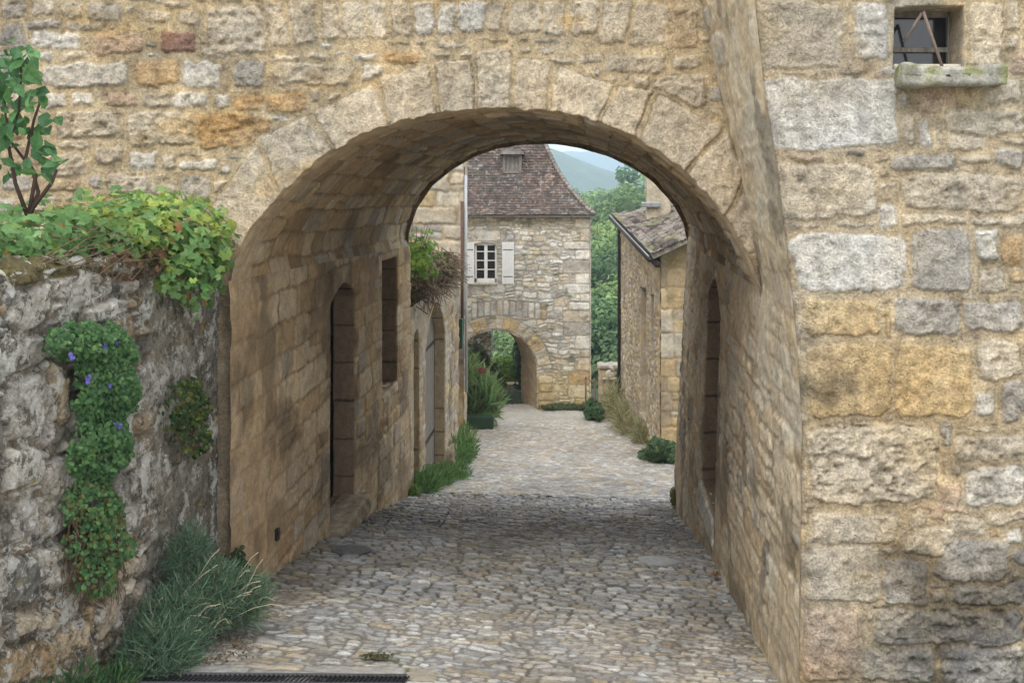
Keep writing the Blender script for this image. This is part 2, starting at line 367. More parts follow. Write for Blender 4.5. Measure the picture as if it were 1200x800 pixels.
def pave_near(x, y):
    # three bands: pale slabs by the drain, worn cobbles, darker set stones in the passage
    d1, i1, _, _ = coursed(x, y, 301, (.045, .09), (.08, .20), warp=.10, wf=1.6, gap=.004, jit=.012, split=.12, rad=.03, edge=.03, ef=6)
    d2, i2, _, _ = coursed(x, y, 302, (.04, .085), (.06, .17), warp=.16, wf=2.2, gap=.003, jit=.010, split=.2, rad=.02, edge=.05, ef=7)
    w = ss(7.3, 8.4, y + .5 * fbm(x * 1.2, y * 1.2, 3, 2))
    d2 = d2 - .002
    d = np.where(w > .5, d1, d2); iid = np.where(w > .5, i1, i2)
    ds, is_, _, _ = coursed(x, y, 305, (.2, .3), (.35, .6), warp=.02, gap=.005, jit=.004, split=0, rad=.02, edge=.02)
    sl = (x < -.95 + .1 * fbm(x * 0, y * 6, 6, 2)) & (y < 5.93 + .32 * (x + 2.45) / 1.38 + .05 * fbm(x * 3, y * 0, 4, 2)); d = np.where(sl, ds, d); iid = np.where(sl, is_, iid)
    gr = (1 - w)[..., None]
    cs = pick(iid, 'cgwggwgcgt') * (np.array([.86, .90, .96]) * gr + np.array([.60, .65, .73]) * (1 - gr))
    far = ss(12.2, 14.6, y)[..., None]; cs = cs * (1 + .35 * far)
    cs = np.where(sl[..., None], cs * 1.0 + .06, cs)
    mort = (.135, .11, .08)
    wk = (1 - w) ; mo_ = np.array(mort)
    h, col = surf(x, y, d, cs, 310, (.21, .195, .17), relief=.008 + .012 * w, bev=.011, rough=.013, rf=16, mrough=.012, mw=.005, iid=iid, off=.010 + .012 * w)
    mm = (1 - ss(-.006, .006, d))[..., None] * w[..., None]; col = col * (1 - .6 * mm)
    mossy = ss(.10, .3, fbm(x * 1.7, y * 1.7, 68, 4) + .35 * ss(-2.1, -2.6, x) + .3 * ss(.9, 1.25, x) - .08)[..., None] * (1 - ss(-.002, .010, d))[..., None]; col = col * (1 - .8 * mossy) + .8 * mossy * np.array([.10, .10, .045])
    dirt = ss(.05, .35, fbm(x * .9, y * .5, 66, 4) + .35 * ss(-2.2, -2.6, x) + .12)
    col = col * (1 - .30 * dirt)[..., None] * (1 - dirt[..., None] * np.array([0, .05, .12]))
    h = np.where(sl, h * .45 + .008, h)
    return h - .02, col
def pave_far(x, y):
    d, iid = voro(x, y, 320, .115, .12, .95, .03, 5)
    cs = pick(iid, 'gwgwgcgt') * np.array([.98, 1.0, 1.04])
    edge = ss(30.2, 30.35, y)
    d = np.where(edge > .5, .05, d)
    cs = cs * (1 - edge[..., None]) + np.array([.47, .44, .385]) * edge[..., None]
    h, col = surf(x, y, d, cs, 321, (.20, .18, .15), relief=.018, bev=.03, rough=.012, rf=9, mw=.008, iid=iid, off=.02)
    st = ss(.03, .3, fbm(x * .7, y * .25, 67, 4)); col = col * (1 - .22 * st)[..., None]
    return h - .02, col
def gpos(x, y, h): return np.stack([x, y, G(x, y) + h + .02 * fbm(x * 1.3, y * 1.3, 12, 2)], 1)
xe = lambda y: 0
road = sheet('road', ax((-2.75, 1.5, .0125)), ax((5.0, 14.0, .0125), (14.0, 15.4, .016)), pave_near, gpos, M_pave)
tag(road, kind='structure')
road2 = sheet('road', ax((-4.6, 2.2, .024)), ax((15.2, 33.4, .03)), pave_far, gpos, M_pave); tag(road2, kind='structure')
def pn(x, y):
    d, iid = voro(x, y, 330, .16, .14, .9, .03, 5); return surf(x, y, d, pick(iid, 'ccgtgw') * .85, 331, (.14, .11, .08), relief=.02, bev=.03, iid=iid)
r3 = sheet('road', ax((-2.75, 6, .08)), ax((-12, 5.0, .08)), pn, gpos, M_pave); tag(r3, kind='structure')
# terrain down to the valley, wooded slope, far ridges
def T(x, y):
    near = G(np.clip(x, -2.6, 1.27), np.minimum(y, 33)) - .12
    a = near + (-18 - near) * ss(35, 62, y)
    slope = a + (y > 62) * ((y - 62) * .055) + np.clip(x, -200, 300) * .10 * ss(60, 110, y) * (y < 330)
    valley = slope + (-60 - slope) * ss(170, 420, y)
    r1 = np.exp(-((y - 760) / 190.) ** 2) * (62 + 24 * (1 - ss(-45, 40, x)) + 7 * fbm(x * .02, y * .01, 9, 3))
    r2 = np.exp(-((y - 1700) / 420.) ** 2) * (107 - 16 * ss(15, 75, x) + 22 * fbm(x * .008 + 4, y * .001, 19, 4))
    side = 30 * ss(60, 600, np.abs(x)) * ss(300, 500, y)
    return valley + r1 + r2 + side + 2. * fbm(x * .02, y * .02, 29, 3) * ss(60, 200, y)
def tp(x, y): 
    c = np.array([.05, .10, .05]) * (1 + .8 * fbm(x * .05, y * .05, 41, 4))[..., None]; return np.zeros(x.shape), np.clip(c, .01, .3)
tr = sheet('terrain', ax((-2500, -300, 90), (-300, -40, 9), (-40, 60, 2), (60, 300, 9), (300, 2500, 90)), ax((-60, 30, 6), (30, 240, 2.5), (240, 2600, 11)), tp,
           lambda x, y, h: np.stack([x, y, T(x, y)], 1), plainmat('hill_green', (.06, .09, .04), .95, scale=.12, var=.5, bump=1.)); tag(tr, kind='structure')

# ------------------------------------------------------------------ foliage helpers
def leafshape(kind):
    if kind == 'lobed':
        pts = [(0, 0, 0)]; 
        for k in range(11):
            a = math.radians(-140 + 28 * k); r = .5 if k % 2 == 0 else .37
            pts.append((math.sin(a) * r, math.cos(a) * r, -.10 * (r / .5)))
        f = [(0, i, i + 1) for i in range(1, 11)]
    elif kind == 'round':
        pts = [(0, 0, 0)] + [(math.sin(a) * .5, math.cos(a) * .5, -.09) for a in [math.radians(60 * k) for k in range(6)]]
        f = [(0, i, i % 6 + 1) for i in range(1, 7)]
    elif kind == 'oval':
        pts = [(0, -.5, 0), (0, 0, .0), (0, .5, -.08), (-.27, -.1, .07), (.27, -.1, .07), (-.19, .22, .04), (.19, .22, .04)]
        f = [(0, 1, 3), (0, 4, 1), (1, 5, 3), (1, 4, 6), (1, 2, 5), (1, 6, 2)]
    elif kind == 'blade':
        pts = []; n = 5
        for k in range(n + 1):
            t = k / n; w = .035 * (1 - t ** 2) + .004; z = .25 * t - .38 * t * t
            pts += [(-w, t, z), (w, t, z)]
        f = []
        for k in range(n): a = 2 * k; f += [(a, a + 1, a + 3), (a, a + 3, a + 2)]
    elif kind == 'needle':
        pts = [(-.05, 0, 0), (.05, 0, 0), (.075, .5, .03), (-.075, .5, .03), (0, 1, -.04)]
        f = [(0, 1, 2), (0, 2, 3), (3, 2, 4)]
    elif kind == 'thin':
        pts = [(-.02, 0, 0), (.02, 0, 0), (.032, .5, .03), (-.032, .5, .03), (0, 1, -.05)]; f = [(0, 1, 2), (0, 2, 3), (3, 2, 4)]
    elif kind == 'clump':
        pts = [(0, 0, .06)]
        for k in range(9):
            a = math.radians(40 * k); r = (.5, .28, .42)[k % 3]; pts.append((math.sin(a) * r, math.cos(a) * r, -.1 * r + .05 * ((k * 7) % 3 - 1)))
        f = [(0, i, i % 9 + 1) for i in range(1, 10)]
    return np.array(pts, float), np.array(f, int)
def leaves(name, Cn, Nn, S, kind, cols, mat, parent=None, up=None, rng=RNG):
    """Cn centres, Nn normals, S sizes; up = direction the leaf's long axis follows"""
    Cn = np.asarray(Cn, float); n = len(Cn); B, Fc = leafshape(kind)
    Nn = Nn / (np.linalg.norm(Nn, axis=1, keepdims=True) + 1e-9)
    if up is None: up = rng.normal(size=(n, 3))
    t = up - (up * Nn).sum(1, keepdims=True) * Nn; t /= np.linalg.norm(t, axis=1, keepdims=True) + 1e-9
    s = np.cross(t, Nn); S = np.asarray(S)[:, None, None]
    V = Cn[:, None] + S * (B[None, :, 0:1] * s[:, None] + B[None, :, 1:2] * t[:, None] + B[None, :, 2:3] * Nn[:, None])
    Q = (Fc[None] + (np.arange(n) * len(B))[:, None, None]).reshape(-1, 3)
    col = np.repeat(cols, len(B), 0)
    return mesh_np(name, V.reshape(-1, 3), Q, mat, parent, col, smooth=False)
def pcol(n, cols, var=.25, rng=RNG):
    cols = np.array(cols); c = cols[rng.integers(0, len(cols), n)]; return np.clip(c * rng.uniform(1 - var, 1 + var, (n, 1)), .005, .8)
def blob(n, c, r, rng=RNG, shell=.55):     # random points in an ellipsoid, mostly near its surface
    d = rng.normal(size=(n, 3)); d /= np.linalg.norm(d, axis=1, keepdims=True); k = shell + (1 - shell) * rng.random((n, 1)) ** .7
    return np.array(c) + d * k * np.array(r), d

# ------------------------------------------------------------------ the gatehouse front (plane y = ZA)
ZA, ZB = 7.5, 14.8
def m75(p): return ((p[0] - VX) / F * ZA, (VY - p[1]) / F * ZA)
FRONT = [(272, 330), (276, 305), (288, 278), (310, 248), (345, 212), (385, 180), (430, 155), (480, 138), (530, 129), (580, 125), (630, 127), (680, 136), (730, 154), (775, 180), (815, 212), (848, 250), (872, 290), (892, 340)]
BACK = [(479, 290), (479, 274), (488, 245), (507, 217), (531, 198), (555, 184), (583, 174), (617, 169), (650, 169), (678, 173), (712, 183), (740, 196), (764, 212), (788, 238), (800, 260), (806, 284)]
def resample(p, n):
    p = np.array(p, float); s = np.r_[0, np.cumsum(np.hypot(*np.diff(p, axis=0).T))]; t = np.linspace(0, s[-1], n)
    q = np.stack([np.interp(t, s, p[:, 0]), np.interp(t, s, p[:, 1])], 1)
    for _ in range(3): q[1:-1] = q[1:-1] * .5 + (q[:-2] + q[2:]) * .25
    return q
NF = 150
fr = resample([m75(p) for p in FRONT], NF); bk = resample([((p[0] - VX) / F * ZB, (VY - p[1]) / F * ZB) for p in BACK], NF)
rag = np.array([.030 * fbm(np.array([i * .30]), np.array([3.]), 8, 4)[0] + .014 * (fbm(np.array([i * 1.1]), np.array([7.]), 18, 2)[0]) for i in range(NF)])
frr = fr.copy(); frr[:, 1] += rag * 1.4
def px2(stones, ox, oy, sc, Y, tilt=0):
    out = []
    for s in stones:
        x0, y0, x1, y1, c = s[:5]; t = s[5] if len(s) > 5 else 0; ro = s[6] if len(s) > 6 else 1.
        r = random.Random(int(x0 * 7 + y0)); j = lambda: r.uniform(-.03, .03)
        w, hgt = x1 - x0, y1 - y0
        q = [(x0 + t + w * abs(j()), y0 + hgt * abs(j())), (x1 + t - w * abs(j()), y0 + hgt * abs(j()) * 2), (x1 - w * abs(j()), y1 - hgt * abs(j()) * 2), (x0 + w * abs(j()), y1 - hgt * abs(j()))]
        out.append(([((ox + a / sc - VX) / F * Y, (VY - oy - b / sc) / F * Y) for a, b in q], c, ro))
    return out
SA = [(0, 75, 85, 150, 'g'), (190, 10, 262, 60, 'c'), (272, 15, 380, 65, 'g'), (430, 35, 545, 75, 'c'), (555, 35, 635, 88, 'c'), (510, 0, 600, 28, 'c'), (85, 68, 185, 98, 'g'), (190, 68, 330, 98, 'g'),
      (92, 103, 245, 152, 'w'), (290, 105, 450, 175, 'p'), (505, 98, 605, 172, 'r'), (645, 20, 835, 175, 'c', 0, 1.3), (630, 150, 700, 178, 'c'), (60, 160, 165, 195, 'w'), (185, 160, 278, 188, 'c'),
      (130, 198, 400, 272, 'w'), (418, 190, 563, 272, 'o'), (572, 187, 695, 278, 'w'), (722, 190, 830, 278, 'g'), (828, 170, 955, 196, 'c'), (845, 195, 1108, 270, 'c'), (1100, 163, 1175, 193, 'w'),
      (1128, 203, 1198, 250, 'w'), (120, 285, 203, 335, 'w'), (218, 288, 292, 328, 'w'), (322, 288, 440, 332, 'p'), (448, 288, 540, 335, 'c'), (538, 292, 658, 338, 'w'), (674, 290, 722, 345, 'w'),
      (738, 295, 825, 350, 'o'), (832, 292, 955, 355, 'o'), (165, 345, 380, 432, 'c', 0, 1.4), (405, 348, 612, 455, 'c', 0, 1.5), (615, 355, 840, 465, 'o', 0, 1.3), (110, 350, 155, 415, 'c'),
      (408, 470, 500, 522, 'w'), (510, 475, 555, 530, 'c'), (560, 498, 675, 538, 'w'), (330, 540, 470, 610, 'c', 0, 1.4), (465, 570, 560, 605, 'c'), (565, 553, 660, 625, 'g'), (150, 470, 265, 560, 'c', 0, 1.4),
      (185, 432, 280, 462, 'c'), (290, 455, 390, 515, 'c'), (60, 455, 130, 520, 'p'), (0, 350, 85, 440, 'o'), (0, 160, 50, 200, 'g'), (0, 210, 110, 270, 'w'), (0, 285, 105, 335, 'c'), (0, 0, 80, 60, 'g'), (95, 0, 175, 55, 'c'),
      (850, 0, 915, 150, 'c', -30), (925, 0, 1000, 140, 'c', -25), (1010, 0, 1070, 132, 'c', -15)]
SB = [(5, 0, 75, 115, 'c', -8), (80, 0, 128, 112, 'c', -6), (140, 0, 200, 105, 'c', -5), (205, 0, 262, 102, 'w', -3), (268, 0, 320, 100, 'w'), (325, 0, 405, 92, 'w'), (408, 0, 452, 92, 'c', 4), (470, 0, 560, 95, 'c', 6),
      (560, 5, 625, 105, 'c', 8), (640, 0, 715, 100, 'c', 14), (715, 0, 800, 125, 'c', 22), (805, 10, 905, 130, 'c', 22), (905, 20, 1000, 142, 't', 10), (265, 112, 355, 135, 'c'), (195, 110, 240, 128, 'c'),
      (110, 142, 225, 175, 'o'), (500, 135, 540, 152, 'c'), (560, 138, 610, 156, 'c'), (668, 150, 735, 180, 'c'), (738, 155, 915, 208, 'c'), (930, 160, 1015, 198, 'c'), (870, 212, 1030, 312, 'c', 0, 1.3), (820, 212, 865, 245, 'c'), (1000, 330, 1055, 360, 'c')]
VS = [[(276, 340), (284, 304), (235, 262), (192, 322)], [(288, 300), (330, 232), (300, 167), (238, 255)], [(330, 232), (397, 184), (357, 134), (303, 162)], [(396, 184), (458, 153), (438, 97), (365, 132)],
      [(457, 152), (513, 138), (502, 72), (443, 92)], [(514, 138), (557, 135), (554, 67), (508, 70)], [(558, 136), (599, 134), (602, 56), (556, 57)], [(601, 135), (640, 138), (648, 72), (604, 66)],
      [(642, 138), (698, 150), (722, 98), (655, 78)], [(700, 150), (742, 173), (768, 105), (724, 98)], [(745, 174), (796, 212), (850, 150), (772, 108)], [(798, 212), (845, 268), (874, 205), (852, 152)], [(847, 268), (890, 345), (896, 262), (876, 208)]]
st_front = px2(SA, 0, 0, 2.6667, ZA) + px2(SB, 400, 0, 2.4, ZA)
st_v = [([m75(p) for p in q], 'tcccccccccccc'[i], .55 if i != 6 else 1.2) for i, q in enumerate(VS)]
def pat_front(u, v):
    D, K, Cc, R = explicit(u, v, st_front, 51, .05, 7)
    Dv, Kv, Cv, Rv = explicit(u, v, st_v, 52, .028, 8)
    Dv = np.minimum(Dv, 9); Dm = Dv - .011
    bg, ib, _, _ = coursed(u, v, 53, (.09, .17), (.12, .34), warp=.05, gap=.014, jit=.03, split=.3, rad=.04, edge=.05, ef=8)
    zone = (u > (0 - VX) / F * ZA - .05) & (v < 1.36)      # inside the photographed part only small filler stones are added
    bg = np.where(zone, np.minimum(bg, .0 - D - .030) - .003, bg)
    D = np.maximum(D - .004, bg); own = (bg >= D)
    D = np.where(Dv > -.02, -.02, D)
    col = np.where(own[..., None], pick(ib, 'cccgtw'), Cc); iid = np.where(own, ib, K); R = np.where(own, 1., R)
    isv = Dm > D; D = np.where(isv, Dm, D); col = np.where(isv[..., None], Cv * 1.06, col); iid = np.where(isv, Kv, iid); R = np.where(isv, Rv, R)
    bev = np.where(isv, .012, .016)
    h, c = surf(u, v, D, col, 54, (.47, .385, .255), relief=.016, bev=bev, rough=.027 * R, rf=15, mrough=.010, mw=.005, iid=iid, off=.014, crack=np.where(isv, .6, .25))
    lay = fbm(u * 5, v * 24, 58, 4); h = h + .018 * lay * ss(.9, 1.3, R)
    ochre = ss(.02, .25, fbm(u * 1.1, v * 2.6, 60, 4) + .22 * ss(.1, -.5, v) * ss(-1.9, -2.6, u) - .02)[..., None]
    c = c * (1 - ochre * np.array([.05, .15, .32])); low_ = ss(-.50, -.66, v)[..., None]; c = c * (1 - low_) + low_ * np.array([.34, .28, .20]) * (1 + .5 * fbm(u * 9, v * 3, 62, 3))[..., None]
    grime = ss(-.1, .35, fbm(u * 4, v * 1.3, 61, 4))[..., None]; c = c * (1 - .16 * grime) * np.array([1.03, 1.0, .96])
    return h, np.clip(c, .02, .8)
gate = thing('stone_gatehouse', (-.6, ZA, -3.1), 'stone gatehouse spanning the lane with a deep round-arched passage under it', 'gatehouse')
cutF = [tuple(p) for p in frr] + [(1.34, -.9), (1.34, -6), (-2.6125, -6)]
def posF(u, v, h): return np.stack([u, ZA - h, v], 1)
sheet('front_wall', ax((-9, -4.9, .12), (-4.9, 1.5, .0105)), ax((-4.2, -1.0, .08), (-1.0, 1.55, .0105), (1.55, 2.7, .12)), pat_front, posF, M_front, gate, [cutF], (0, 1, 0), [.10], cutcell=.013)

# passage side walls: X as a function of y and z (right wall leans)
_zf = np.array([-4, -.74, .075, .7, 1.325, 3.6]); _xf = np.array([1.25, 1.27, 1.11, .956, .8125, .4])
_zc = np.array([-4, -2.5, -1.47, -.96, -.45, .06, .57, 1.08, 3.6]); _xc = np.array([1.25, 1.262, 1.276, 1.245, 1.19, 1.13, 1.05, .996, .78])
def XR(y, z):
    a = np.interp(z, _zc, _xc); b = np.interp(z, _zf, _xf); c = 1.245 + .185 * np.clip((z + 4.2) / 3.2, 0, 1)
    t1 = np.clip((y - 6.1) / 1.4, 0, 1); t2 = np.clip((y - 7.5) / 7.3, 0, 1)
    return np.where(y < 7.5, a * (1 - t1) + b * t1, b * (1 - t2) + c * t2)
def XL(y): return -2.612 + 0 * y + .02 * np.clip((y - 7.5) / 7.3, 0, 1)
def pat_right(u, v):      # u = y, v = z : old render over rubble with long vertical streaks
    d, iid, _, _ = coursed(u, v, 70, (.16, .32), (.3, .8), warp=.04, gap=.008, jit=.03, split=.25, rad=.05, edge=.05)
    st = fbm(u * 2.2, v * 2.6, 71, 5); big = fbm(u * .8, v * .9, 72, 4); fine = fbm(u * 7, v * 11, 73, 4)
    cs = pick(iid, 'ctcgtcgc') * .9
    h, c = surf(u, v, d, cs, 74, (.40, .33, .235), relief=.012, bev=.02, rough=.016, rf=11, mw=.009, iid=iid, off=.014)
    pl = ss(-.04, .14, big + .10 * ss(8.4, 6.4, u))[..., None]; c = c * (1 - .65 * pl) + np.array([.47, .40, .30]) * .65 * pl; h = h * (1 - .6 * pl[..., 0])
    gr_ = fbm(u * 13, v * 15, 78, 4); h = h + .007 * st + .008 * fine + .012 * gr_ + .045 * big; h = h * ss(6.12, 6.24, u) * np.where(u > 7.45, np.clip((-.80 - (u - 7.5) * .0136 - v) / .12, 0, 1), 1.)
    c = c * (1 + .2 * st + .22 * fine + .3 * gr_)[..., None]
    lime = ss(.06, .16, fbm(u * 2, v * 2.2, 75, 5))[..., None]; c = c * (1 - .5 * lime) + np.array([.50, .48, .42]) * .5 * lime
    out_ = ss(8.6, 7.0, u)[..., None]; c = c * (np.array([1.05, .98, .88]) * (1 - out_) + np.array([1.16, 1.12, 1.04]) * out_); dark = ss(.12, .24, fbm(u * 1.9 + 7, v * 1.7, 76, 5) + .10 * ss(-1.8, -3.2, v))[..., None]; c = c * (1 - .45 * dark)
    return h, np.clip(c, .03, .7)
def posR(u, v, h): return np.stack([XR(u, v) - h, u, v], 1)
def arch(y0, y1, zb, zs, rise, n=14):
    out = [(y0, zb), (y0, zs)]
    for k in range(1, n): t = k / n; out.append((y0 + (y1 - y0) * t, zs + rise * math.sin(math.pi * t) ** .8))
    return out + [(y1, zs), (y1, zb)]
cutUp = [(7.53, -.79), (15.2, -.88), (15.2, 5), (7.53, 5)]
rdoor = arch(10.3, 11.7, -3.40, -1.35, .30)
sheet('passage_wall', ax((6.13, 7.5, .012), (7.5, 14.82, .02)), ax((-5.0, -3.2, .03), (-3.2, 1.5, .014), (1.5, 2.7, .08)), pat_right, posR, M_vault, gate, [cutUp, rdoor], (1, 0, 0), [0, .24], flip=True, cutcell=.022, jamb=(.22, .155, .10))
def pat_left(u, v):
    d, iid, _, _ = coursed(u, v, 80, (.16, .36), (.22, .62), warp=.08, wf=.9, gap=.006, jit=.014, split=.25, rad=.03, edge=.035)
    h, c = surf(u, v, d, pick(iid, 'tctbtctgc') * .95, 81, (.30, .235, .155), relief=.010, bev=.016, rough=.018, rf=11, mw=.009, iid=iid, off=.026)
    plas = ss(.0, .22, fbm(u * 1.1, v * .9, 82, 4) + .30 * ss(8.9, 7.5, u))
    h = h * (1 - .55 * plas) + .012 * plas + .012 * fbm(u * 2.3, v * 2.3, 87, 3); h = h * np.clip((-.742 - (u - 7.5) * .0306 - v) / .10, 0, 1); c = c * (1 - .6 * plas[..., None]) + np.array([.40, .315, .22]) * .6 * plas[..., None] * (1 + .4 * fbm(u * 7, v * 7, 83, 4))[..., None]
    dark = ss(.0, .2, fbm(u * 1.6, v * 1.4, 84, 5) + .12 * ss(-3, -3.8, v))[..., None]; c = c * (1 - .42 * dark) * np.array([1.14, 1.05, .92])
    return h, np.clip(c, .02, .7)
def posL(u, v, h): return np.stack([XL(u) + h, u, v], 1)
ldoor = arch(10.3, 11.43, -3.50, -1.28, .20); lwin = [(12.84, -2.72), (12.84, -1.0), (13.87, -1.02), (13.87, -2.70)]
cutLU = [(7.40, -.725), (15.2, -.953), (15.2, 2), (7.40, 2)]
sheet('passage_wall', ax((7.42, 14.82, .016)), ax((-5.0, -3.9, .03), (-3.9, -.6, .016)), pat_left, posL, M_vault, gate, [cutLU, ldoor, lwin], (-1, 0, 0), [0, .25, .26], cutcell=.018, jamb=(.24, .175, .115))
def pat_vault(u, v):      # u along the arc 0..1, v = y
    a = u * 5.2
    d, iid, _, _ = coursed(v, a, 90, (.16, .26), (.25, .6), warp=.06, gap=.004, jit=.012, split=.1, rad=.02, edge=.03)
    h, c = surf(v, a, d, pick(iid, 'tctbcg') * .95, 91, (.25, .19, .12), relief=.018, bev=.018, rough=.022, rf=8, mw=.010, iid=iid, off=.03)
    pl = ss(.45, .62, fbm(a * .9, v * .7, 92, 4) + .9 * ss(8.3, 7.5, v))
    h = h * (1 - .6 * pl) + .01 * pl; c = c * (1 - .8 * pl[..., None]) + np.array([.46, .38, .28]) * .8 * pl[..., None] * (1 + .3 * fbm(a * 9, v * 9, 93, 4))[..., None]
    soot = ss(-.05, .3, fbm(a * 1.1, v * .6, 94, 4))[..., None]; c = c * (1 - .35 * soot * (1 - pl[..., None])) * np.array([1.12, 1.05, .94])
    # the front ring is a little lower than the vault behind it
    st = ss(8.22, 8.28, v + .06 * fbm(a * 2, v * 0, 95, 2)); h = h - .075 * st
    h = h * ss(7.47, 7.56, v) 
    return h, c
def posV(u, v, h):
    t = np.clip((v - ZA) / (ZB - ZA), 0, 1); i = u * (NF - 1); i0 = np.clip(np.floor(i).astype(int), 0, NF - 2); w = (i - i0)[:, None]
    A = frr[i0] * (1 - w) + frr[i0 + 1] * w; A2 = fr[i0] * (1 - w) + fr[i0 + 1] * w; B = bk[i0] * (1 - w) + bk[i0 + 1] * w
    k = np.clip((v - ZA) / .12, 0, 1)[:, None]; A = A * (1 - k) + A2 * k
    p = A * (1 - t[:, None]) + B * t[:, None]
    tg = (fr[i0 + 1] - fr[i0]); tg /= np.linalg.norm(tg, axis=1, keepdims=True); nrm = np.stack([tg[:, 1], -tg[:, 0]], 1)
    ed = np.clip(np.minimum(u, 1 - u) / .03, 0, 1)
    p = p + nrm * (h * ed)[:, None]; return np.stack([p[:, 0], v, p[:, 1]], 1)
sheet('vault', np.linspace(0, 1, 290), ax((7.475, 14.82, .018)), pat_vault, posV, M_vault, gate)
def pat_b(u, v):
    d, iid, _, _ = coursed(u, v, 97, (.15, .28), (.2, .5), warp=.04); return surf(u, v, d, pick(iid, 'cctgo'), 98, (.42, .32, .19), iid=iid, rf=6)
cutB = [tuple(p) for p in bk] + [(1.30, -6.5), (-2.6, -6.5)]
sheet('back_wall', ax((-9, -3.0, .1), (-3.0, 1.7, .035), (1.7, 6, .1)), ax((-6, 1, .035), (1, 2.7, .1)), pat_b, lambda u, v, h: np.stack([u, 14.82 + h, v], 1), M_front, gate, [cutB], (0, -1, 0), [.05], flip=True, cutcell=.04)
box('side_wall', (-9.05, 11.15, -1.7), (.1, 7.4, 8.7), M_plain, gate)
box('roof', (-4.2, 11.16, 2.82), (10.0, 7.6, .3), M_slatep, gate)
# doors and recess fillings in the passage
def door_planks(name, x, y0, y1, z0, z1, mat, parent, n=5, t=.05):
    w = (y1 - y0) / n
    d = boxes(name, [((x, y0 + w * (k + .5), (z0 + z1) / 2), (t, w - .012, z1 - z0)) for k in range(n)] + [((x - .03, (y0 + y1) / 2, (z0 + z1) / 2), (t * .5, y1 - y0, z1 - z0))], mat, parent, bevel=.004); return d
ld = door_planks('door', -3.56, 10.1, 12.3, -3.5, -1.0, M_dkwood, gate, 5)
tube('handle', [(-3.53, 10.6, -2.40), (-3.47, 10.6, -2.40), (-3.47, 10.6, -2.54), (-3.53, 10.6, -2.54)], .010, M_iron, ld)
rd = door_planks('door', 2.1, 10.0, 12.4, -3.4, -1.0, M_dkwood, gate, 6)
def blockfill(u, v):
    d, iid, _, _ = coursed(u, v, 101, (.3, .42), (.5, .9), warp=.02, gap=.006, jit=.01, split=0, edge=.02); return surf(u, v, d, pick(iid, 'tbt') * .62, 102, (.15, .11, .07), relief=.012, iid=iid)
sheet('blocked_window', ax((12.8, 13.92, .03)), ax((-2.78, -.94, .03)), blockfill, lambda u, v, h: np.stack([-2.93 + h, u, v], 1), M_vault, gate)
def roughblock(name, c, s, mat, parent, col=(.5, .44, .34), seed=5, amp=.012, res=.02, moss=0., sag=0.):
    """a worn stone: box subdivided, corners softened, surface roughened"""
    bm = bmesh.new(); addbox(bm, (0, 0, 0), s)
    bmesh.ops.bevel(bm, geom=list(bm.edges), offset=min(s) * .16, segments=2, affect='EDGES', profile=.6)
    cuts = int(max(2, min(26, max(s) / res / 3)))
    bmesh.ops.subdivide_edges(bm, edges=[e for e in bm.edges if e.calc_length() > res * 2.5], cuts=cuts, use_grid_fill=True)
    bmesh.ops.triangulate(bm, faces=[f for f in bm.faces if len(f.verts) > 4]); bm.normal_update()
    V = np.array([v.co for v in bm.verts]); Nn = np.array([v.normal for v in bm.verts])
    n = fbm((V[:, 0] + V[:, 2] * .7 + c[0]) * 9, (V[:, 1] + V[:, 2]) * 9 + seed, seed, 4)
    V2 = V + Nn * (n * amp * 2)[:, None]
    if sag: V2[:, 2] -= sag * (1 - (V[:, 0] / (s[0] / 2)) ** 2) * (V[:, 2] > 0)
    for v, p in zip(bm.verts, V2): v.co = p
    me = bpy.data.meshes.new(name); bm.to_mesh(me)
    cc = np.ones((len(V), 4), np.float32); base = np.array(col) * (1 + .9 * fbm(V[:, 0] * 12, V[:, 1] * 8 + V[:, 2] * 12, seed + 1, 4))[:, None]
    if moss:
        mk = ss(.0, .2, fbm(V[:, 0] * 9 + 3, V[:, 2] * 9 + V[:, 1] * 9, seed + 2, 4) + moss * .2)[:, None] * .8; base = base * (1 - mk) + np.array([.20, .21, .07]) * mk
    cc[:, :3] = np.clip(base, .02, .8); a = me.color_attributes.new('col', 'FLOAT_COLOR', 'POINT'); a.data.foreach_set('color', cc.ravel())
    bm.free(); me.materials.append(mat)
    for p in me.polygons: p.use_smooth = True
    o = bpy.data.objects.new(name, me); o.location = c; return link(o, parent)
roughblock('doorstep', (-2.62, 10.92, -3.60), (.34, 1.25, .22), M_sill, gate, (.34, .28, .20), 3)
roughblock('doorstep', (1.42, 11.0, -3.58), (.36, 1.4, .34), M_sill, gate, (.55, .52, .46), 4)
roughblock('window_sill', (-2.70, 13.36, -2.77), (.24, 1.05, .12), M_sill, gate, (.45, .37, .26), 6)
box('air_vent', (-2.585, 8.50, -2.93), (.03, .05, .10), M_iron, gate, bevel=.006)

